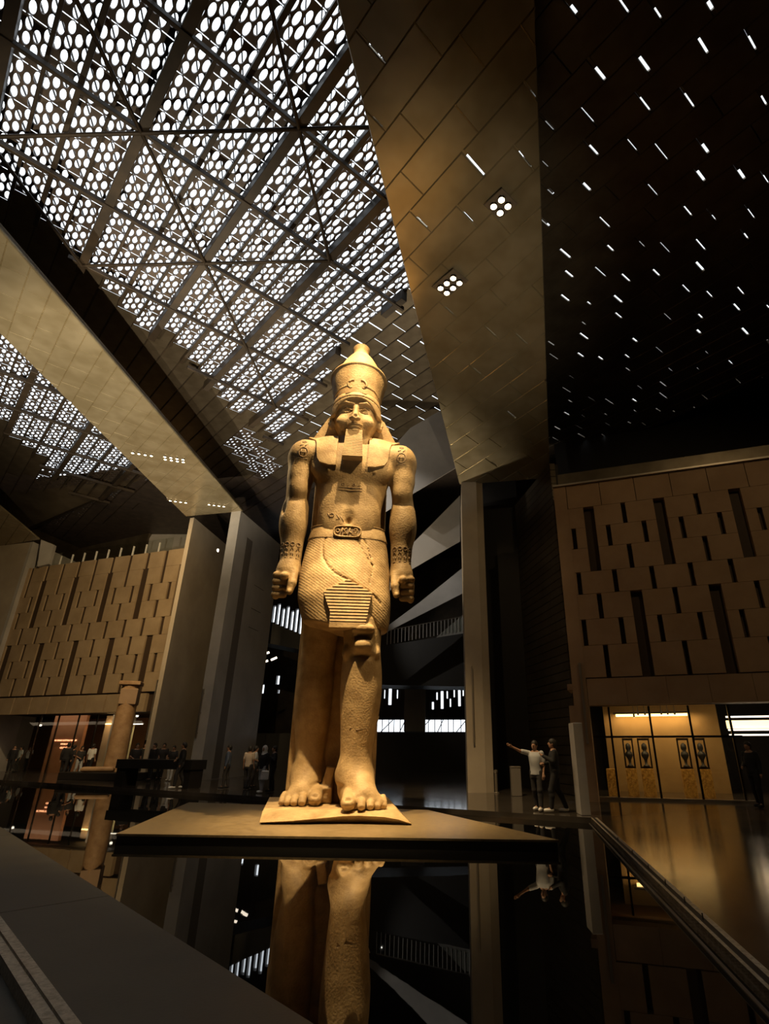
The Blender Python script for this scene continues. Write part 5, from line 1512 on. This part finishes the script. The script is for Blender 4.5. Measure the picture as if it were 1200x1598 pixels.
    T = new(); torso(T, .022, pose.get('hem', .86), 1.46); arms_(T, .018, fore=pose.get('long', False), cut=.75 if not pose.get('long', False) else 1.0)
    field_obj(T, 'shirt' if not skirt else 'robe', M[top], root, k, 1)
    L = new()
    if skirt: L.loft([(.06, 0, 0, .22, .17), (.5, 0, 0, .19, .15), (.93, 0, 0, .16, .12)], n=2.2)
    else: 
        legs_(L, .016); L.loft([(.80, 0, .0, .15, .115), (.95, 0, 0, .15, .11)], k=.05)
        L.put(lambda X, Y, Z: Z - .07 + 0 * X + 0 * Y, (-9, -9, -1), (9, 9, .2), 0, 's')
    field_obj(L, 'trousers' if not skirt else 'skirt', M[legs], root, k, 1)
    for s in (-1, 1):
        S_ = Field(rng(P[s, 'ank'][0] - .1, P[s, 'ank'][0] + .12, .016), rng(P[s, 'ank'][1] - .26, P[s, 'ank'][1] + .12, .016), rng(-.03, .16, .014))
        S_.cap(P[s, 'ank'] + [0, .02, -.035], P[s, 'ank'] + [s * .02, -.16, -.045], .048, .042, k=.02); S_.put(lambda X, Y, Z: Z + 0 * X + 0 * Y, (-9, -9, -1), (9, 9, .03), 0, 's')
        field_obj(S_, 'shoe', M[shoe], root, k, 0)
    Hh = new()
    if scarf:
        Hh.ell(hd + [0, .015, .01], (.105, .12, .14), k=.02); Hh.loft([(1.36, 0, 0, .17, .13), (1.5, 0, .01, .09, .09)], k=.06)
        Hh.ell(hd + [0, -.12, -.01], (.065, .08, .085), k=.01, op='s')
        field_obj(Hh, 'headscarf', M[scarf], root, k, 1)
    else:
        Hh.ell(hd + [0, .012, .028], (.090, .105, .108)); Hh.ell(hd + [0, .05, -.02], (.082, .07, .10), k=.03)
        Hh.ell(hd + [0, -.11, -.05], (.075, .09, .085), k=.02, op='s')
        field_obj(Hh, 'hair', M['hair'], root, k, 1)
    PEOPLE.append(root)
    return root, P, k
def standing(x, yfoot): 
    p = on(x, yfoot, ZF); return (p.x, p.y, ZF + 0.012)
def hfor(x, yfoot, yhead):
    p = on(x, yfoot, ZF); r = _ray(x, yhead); return CZ + r[2] * (p.y / r[1]) - ZF
A_down = [[(-.23, .02, 1.13), (-.24, -.04, .88)], [(.23, .02, 1.13), (.24, -.04, .88)]]
A_phone = [[(-.24, -.06, 1.16), (-.10, -.30, 1.36)], [(.24, -.06, 1.16), (.10, -.30, 1.36)]]
A_bent = [[(-.23, .03, 1.14), (-.15, -.22, 1.05)], [(.23, .02, 1.13), (.24, -.04, .88)]]
# the two visitors on the right, one pointing up to the left
person(standing(841, 1266), -30, 1.62, dict(stride=.10, arms=[[(-.36, -.22, 1.46), (-.52, -.42, 1.57)], [(.23, .02, 1.13), (.22, -.06, .88)]]), 'c_grey', 'c_dark', 'shoe_w', 'person in pale shirt and dark trousers pointing up to the left', res=.0135)
person(standing(871, 1268), -95, 1.66, dict(stride=.20, arms=[[(-.24, -.03, 1.15), (-.16, -.24, 1.12)], [(.24, -.06, 1.18), (.12, -.28, 1.30)]], long=True), 'c_black', 'c_black', 'shoe_w', 'person in black with white shoes beside the pointing visitor', res=.0135)
specs = [
 (12, 1207, 1163, 30, 'c_black', 'c_black', 'hair', A_down, .05, 'person in black standing at the far left edge', None, False),
 (24, 1205, 1166, -30, 'c_grey', 'c_dark', 'hair', A_bent, .12, 'person in pale top beside the far left black figure', None, False),
 (38, 1203, 1170, 20, 'c_white', 'c_dark', 'hair', A_phone, .04, 'person in white top raising a phone before the lit sign', None, False),
 (95, 1214, 1159, 200, 'c_black', 'c_black', 'hair', A_down, .14, 'tall person in black left of the white-shirted visitor', None, False),
 (105, 1213, 1163, 150, 'c_dark', 'c_dark', 'hair', A_bent, .10, 'person in dark clothes half hidden behind the tall black figure', None, False),
 (118, 1213, 1166, 60, 'c_dark', 'c_grey', 'shoe_w', A_bent, .16, 'person in dark top and pale trousers walking between two groups', None, False),
 (135, 1212, 1161, 175, 'c_white', 'c_black', 'hair', A_down, .10, 'person in white shirt and black trousers seen from behind', None, False),
 (158, 1203, 1170, -40, 'c_dark', 'c_dark', 'hair', A_phone, .05, 'person in dark clothes just left of the granite column', None, False),
 (203, 1222, 1160, 40, 'c_dark', 'c_denim', 'shoe_w', A_bent, .14, 'person with white shoes at the left end of the dark table', None, False),
 (218, 1213, 1160, 10, 'c_black', 'c_black', 'hair', A_down, .05, 'person in black behind the left half of the dark table', None, False),
 (232, 1219, 1160, -20, 'c_black', 'c_black', 'hair', A_down, .05, 'second person in black behind the dark table', None, False),
 (247, 1217, 1160, 20, 'c_dark', 'c_black', 'hair', A_bent, .05, 'person with bent arm behind the middle of the dark table', None, False),
 (263, 1219, 1164, 0, 'c_dark', 'c_white', 'shoe_w', A_down, .05, 'person in white trousers behind the dark table', None, False),
 (277, 1231, 1159, -70, 'c_black', 'c_dark', 'shoe_w', A_bent, .18, 'person in black walking past the right end of the table', None, False),
 (350, 1231, 1163, -80, 'c_denim', 'c_dark', 'hair', A_down, .08, 'person standing alone in front of the left tower', None, False),
 (383, 1232, 1168, 170, 'c_beige', 'c_dark', 'hair', A_down, .10, 'person in beige shirt seen from behind near the left tower', None, False),
 (392, 1230, 1172, 120, 'c_grey', 'c_dark', 'hair', A_bent, .08, 'person in grey partly behind the beige-shirted visitor', None, False),
 (406, 1238, 1170, -30, 'c_black', 'c_grey', 'shoe_w', A_down, .08, 'person in pale headscarf and black top with a white bag', 'c_white', False),
 (1187, 1261, 1158, -60, 'c_black', 'c_black', 'hair', A_bent, .08, 'person in black at the far right edge before the shop window', None, False),
 (422, 1236, 1168, -60, 'c_black', 'c_black', 'hair', A_phone, .08, 'person in black holding up a phone, nearest the stone leg', None, False)]
for x, yf, yh, fc, tp, lg, sh, ar, sd, lab, sc_, sk in specs:
    if sh == 'hair': sh = 'c_black'
    loc = standing(x, yf); H = min(1.78, max(1.5, hfor(x, yf, yh)))
    person(loc, fc, H, dict(stride=sd, arms=ar, long=tp in ('c_black', 'c_denim')), tp, lg, sh, lab, res=.024, scarf=sc_)
# white shoulder bag beside the scarfed visitor
p = standing(412, 1238)
bg_ = thing('shoulder_bag', 'white shoulder bag carried by the visitor in the pale headscarf', 'bag', (p[0], p[1] - .05, p[2] + .42))
b = MB(); b.box((p[0] + .02, p[1] - .22, p[2] + .56), (.26, .10, .30), rz=.2, bev=.03); b.build('pouch', M['c_white'], bg_)
b = MB(); b.tube([(p[0] - .08, p[1] - .12, p[2] + .70), (p[0] - .12, p[1] - .08, p[2] + 1.1), (p[0] - .10, p[1] - .02, p[2] + 1.4), (p[0] + .02, p[1] - .02, p[2] + 1.1), (p[0] + .12, p[1] - .10, p[2] + .70)], .012, 6); b.build('strap', M['c_white'], bg_)

# dark slab table in front of the group
p0, p1 = on(177, 1226, ZF), on(290, 1231, ZF)
tb = thing('slab_table', 'long dark stone table on two block legs in front of the left tower', 'table', (p0.x, p0.y, ZF))
ax = (p1 - p0).normalized(); ay = Vector((-ax.y, ax.x, 0)); hgt = at(300, 1190, p1.y).z - ZF
htop = 1.0
def obox(a0, a1, c0, c1, z0, z1):
    b = MB(); q = [p0 + ax * a0 + ay * c0, p0 + ax * a1 + ay * c0, p0 + ax * a1 + ay * c1, p0 + ax * a0 + ay * c1]; return b.prism(ccw([v.xy for v in q]), z0, z1)
Lt = (p1 - p0).length
obox(-.05, Lt + .15, -.05, .7, ZF + .66, ZF + htop).build('tabletop', M['dark'], tb)
obox(0, .55, 0, .62, ZF, ZF + .66).build('leg', M['dark'], tb)
obox(Lt - .3, Lt + .1, 0, .62, ZF, ZF + .66).build('leg', M['dark'], tb)

# granite column fragment with its capital on a low dark plinth
pc = on(178, 1216, ZF); YC = pc.y
cb = at(177, 1201, YC); ct = at(208, 1070, YC)
col = thing('granite_column', 'tall broken rose granite column with a flat capital block at the left', 'column', (cb.x, YC, ZF))
zb = ZF + 0.34; zt_ = ct.z
hh = zt_ - zb
pr_ = [(.50, 0), (.49, .15), (.47, hh * .3), (.46, hh * .6), (.44, hh * .93), (.42, hh)]
MB().lathe(pr_, (cb.x, YC, zb), 28).build('shaft', M['column'], col, smooth=True, autos=40)
MB().box((cb.x, YC, zt_ + .10), (1.0, 1.0, .20), rz=.3, bev=.03).build('capital_block', M['column'], col)
MB().box((cb.x + .05, YC, zb + hh * .86), (.80, .86, hh * .2), rz=.3, bev=.05).build('dark_collar', M['clad_r'], col)
MB().box((cb.x - .45, YC - .5, zb + .12), (1.5, .5, .24), rz=.15, bev=.08).build('foot_stone', M['column'], col)
cpl = thing('column_plinth', 'low dark display plinth under the granite column', 'plinth', (cb.x, YC, ZF))
MB().box((cb.x - .1, YC, ZF + .165), (4.2, 2.2, .33), rz=-.3, bev=.02).build('block', M['dark'], cpl)

# lamp clusters hung in the soffits
def cluster(px_, py_, plate, grid, ang, lab, grp, r=.085, hang=.16, on_=True):
    x, y = plate(px_, py_); z = (zS(x, y) if plate is onS else 14.0) - hang
    t = thing('ceiling_floodlight', lab, 'light', (x, y, z), 0, grp)
    c_, s_ = math.cos(ang), math.sin(ang); nx_, ny_ = grid
    w_, h_ = nx_ * .27, ny_ * .27
    b = MB(); b.box((x, y, z + .10), (w_ + .08, h_ + .08, .05), rz=ang, bev=.01); b.build('housing', M['steel'], t)
    b = MB()
    for sx in (-1, 1): b.box((x + c_ * sx * w_ * .4, y + s_ * sx * w_ * .4, z + .10 + hang / 2), (.04, .04, hang)); 
    b.build('bracket', M['blackmetal'], t)
    for i in range(nx_):
        for j in range(ny_):
            u, v = (i - (nx_ - 1) / 2) * .26, (j - (ny_ - 1) / 2) * .26
            q = (x + c_ * u - s_ * v, y + s_ * u + c_ * v, z)
            MB().lathe([(r, .0), (r * 1.1, .03), (r * 1.1, .09)], q, 14).build('lamp', M['frame'], t)
            MB().lathe([(r * .5, -.012), (r * .95, -.004), (r * .95, .0)], q, 14).build('lens', M['lamp'], t)
    return t
A45 = math.radians(134)
cluster(702, 440, onS, (3, 2), A45, 'lit cluster of six round floodlights, the lower one on the soffit', 'floodlight clusters under the right soffit')
cluster(781, 316, onS, (2, 2), A45, 'lit cluster of four round floodlights, the upper one on the soffit', 'floodlight clusters under the right soffit')
onG = lambda x, y: onZ(x, y, 14)
for x, y, g_, lab in ((272, 716, (4, 2), 'double row of small lamps in the golden soffit, beside the mesh roof'), (278, 782, (4, 1), 'row of four small lamps at the left end of the golden soffit'), (338, 788, (4, 1), 'row of four small lamps above the left tower, nearest the fin'), (222, 708, (4, 1), 'row of small lamps at the inner edge of the golden soffit')):
    cluster(x, y, onG, g_, math.radians(20), lab, 'small lamp rows in the golden soffit', r=.06, hang=.05)

# small bins and stanchion in the dark recess of the right pier
p = on(775, 1238, ZF)
t = thing('bollard', 'slim grey bollard in the dark recess right of the tall fin', 'bollard', tuple(p))
MB().lathe([(.10, 0), (.10, .02), (.05, .04), (.05, .62), (.07, .66), (.07, .72), (.02, .74)], p, 12).build('post', M['steel'], t)
p = on(806, 1242, ZF)
t = thing('litter_bin', 'low dark square bin in the recess behind the pointing visitor', 'bin', tuple(p))
MB().box((p.x, p.y, p.z + .42), (.32, .30, .84), bev=.01).build('box', M['inlay'], t)
MB().box((p.x, p.y, p.z + .86), (.34, .32, .04), bev=.01).build('lid', M['steel'], t)
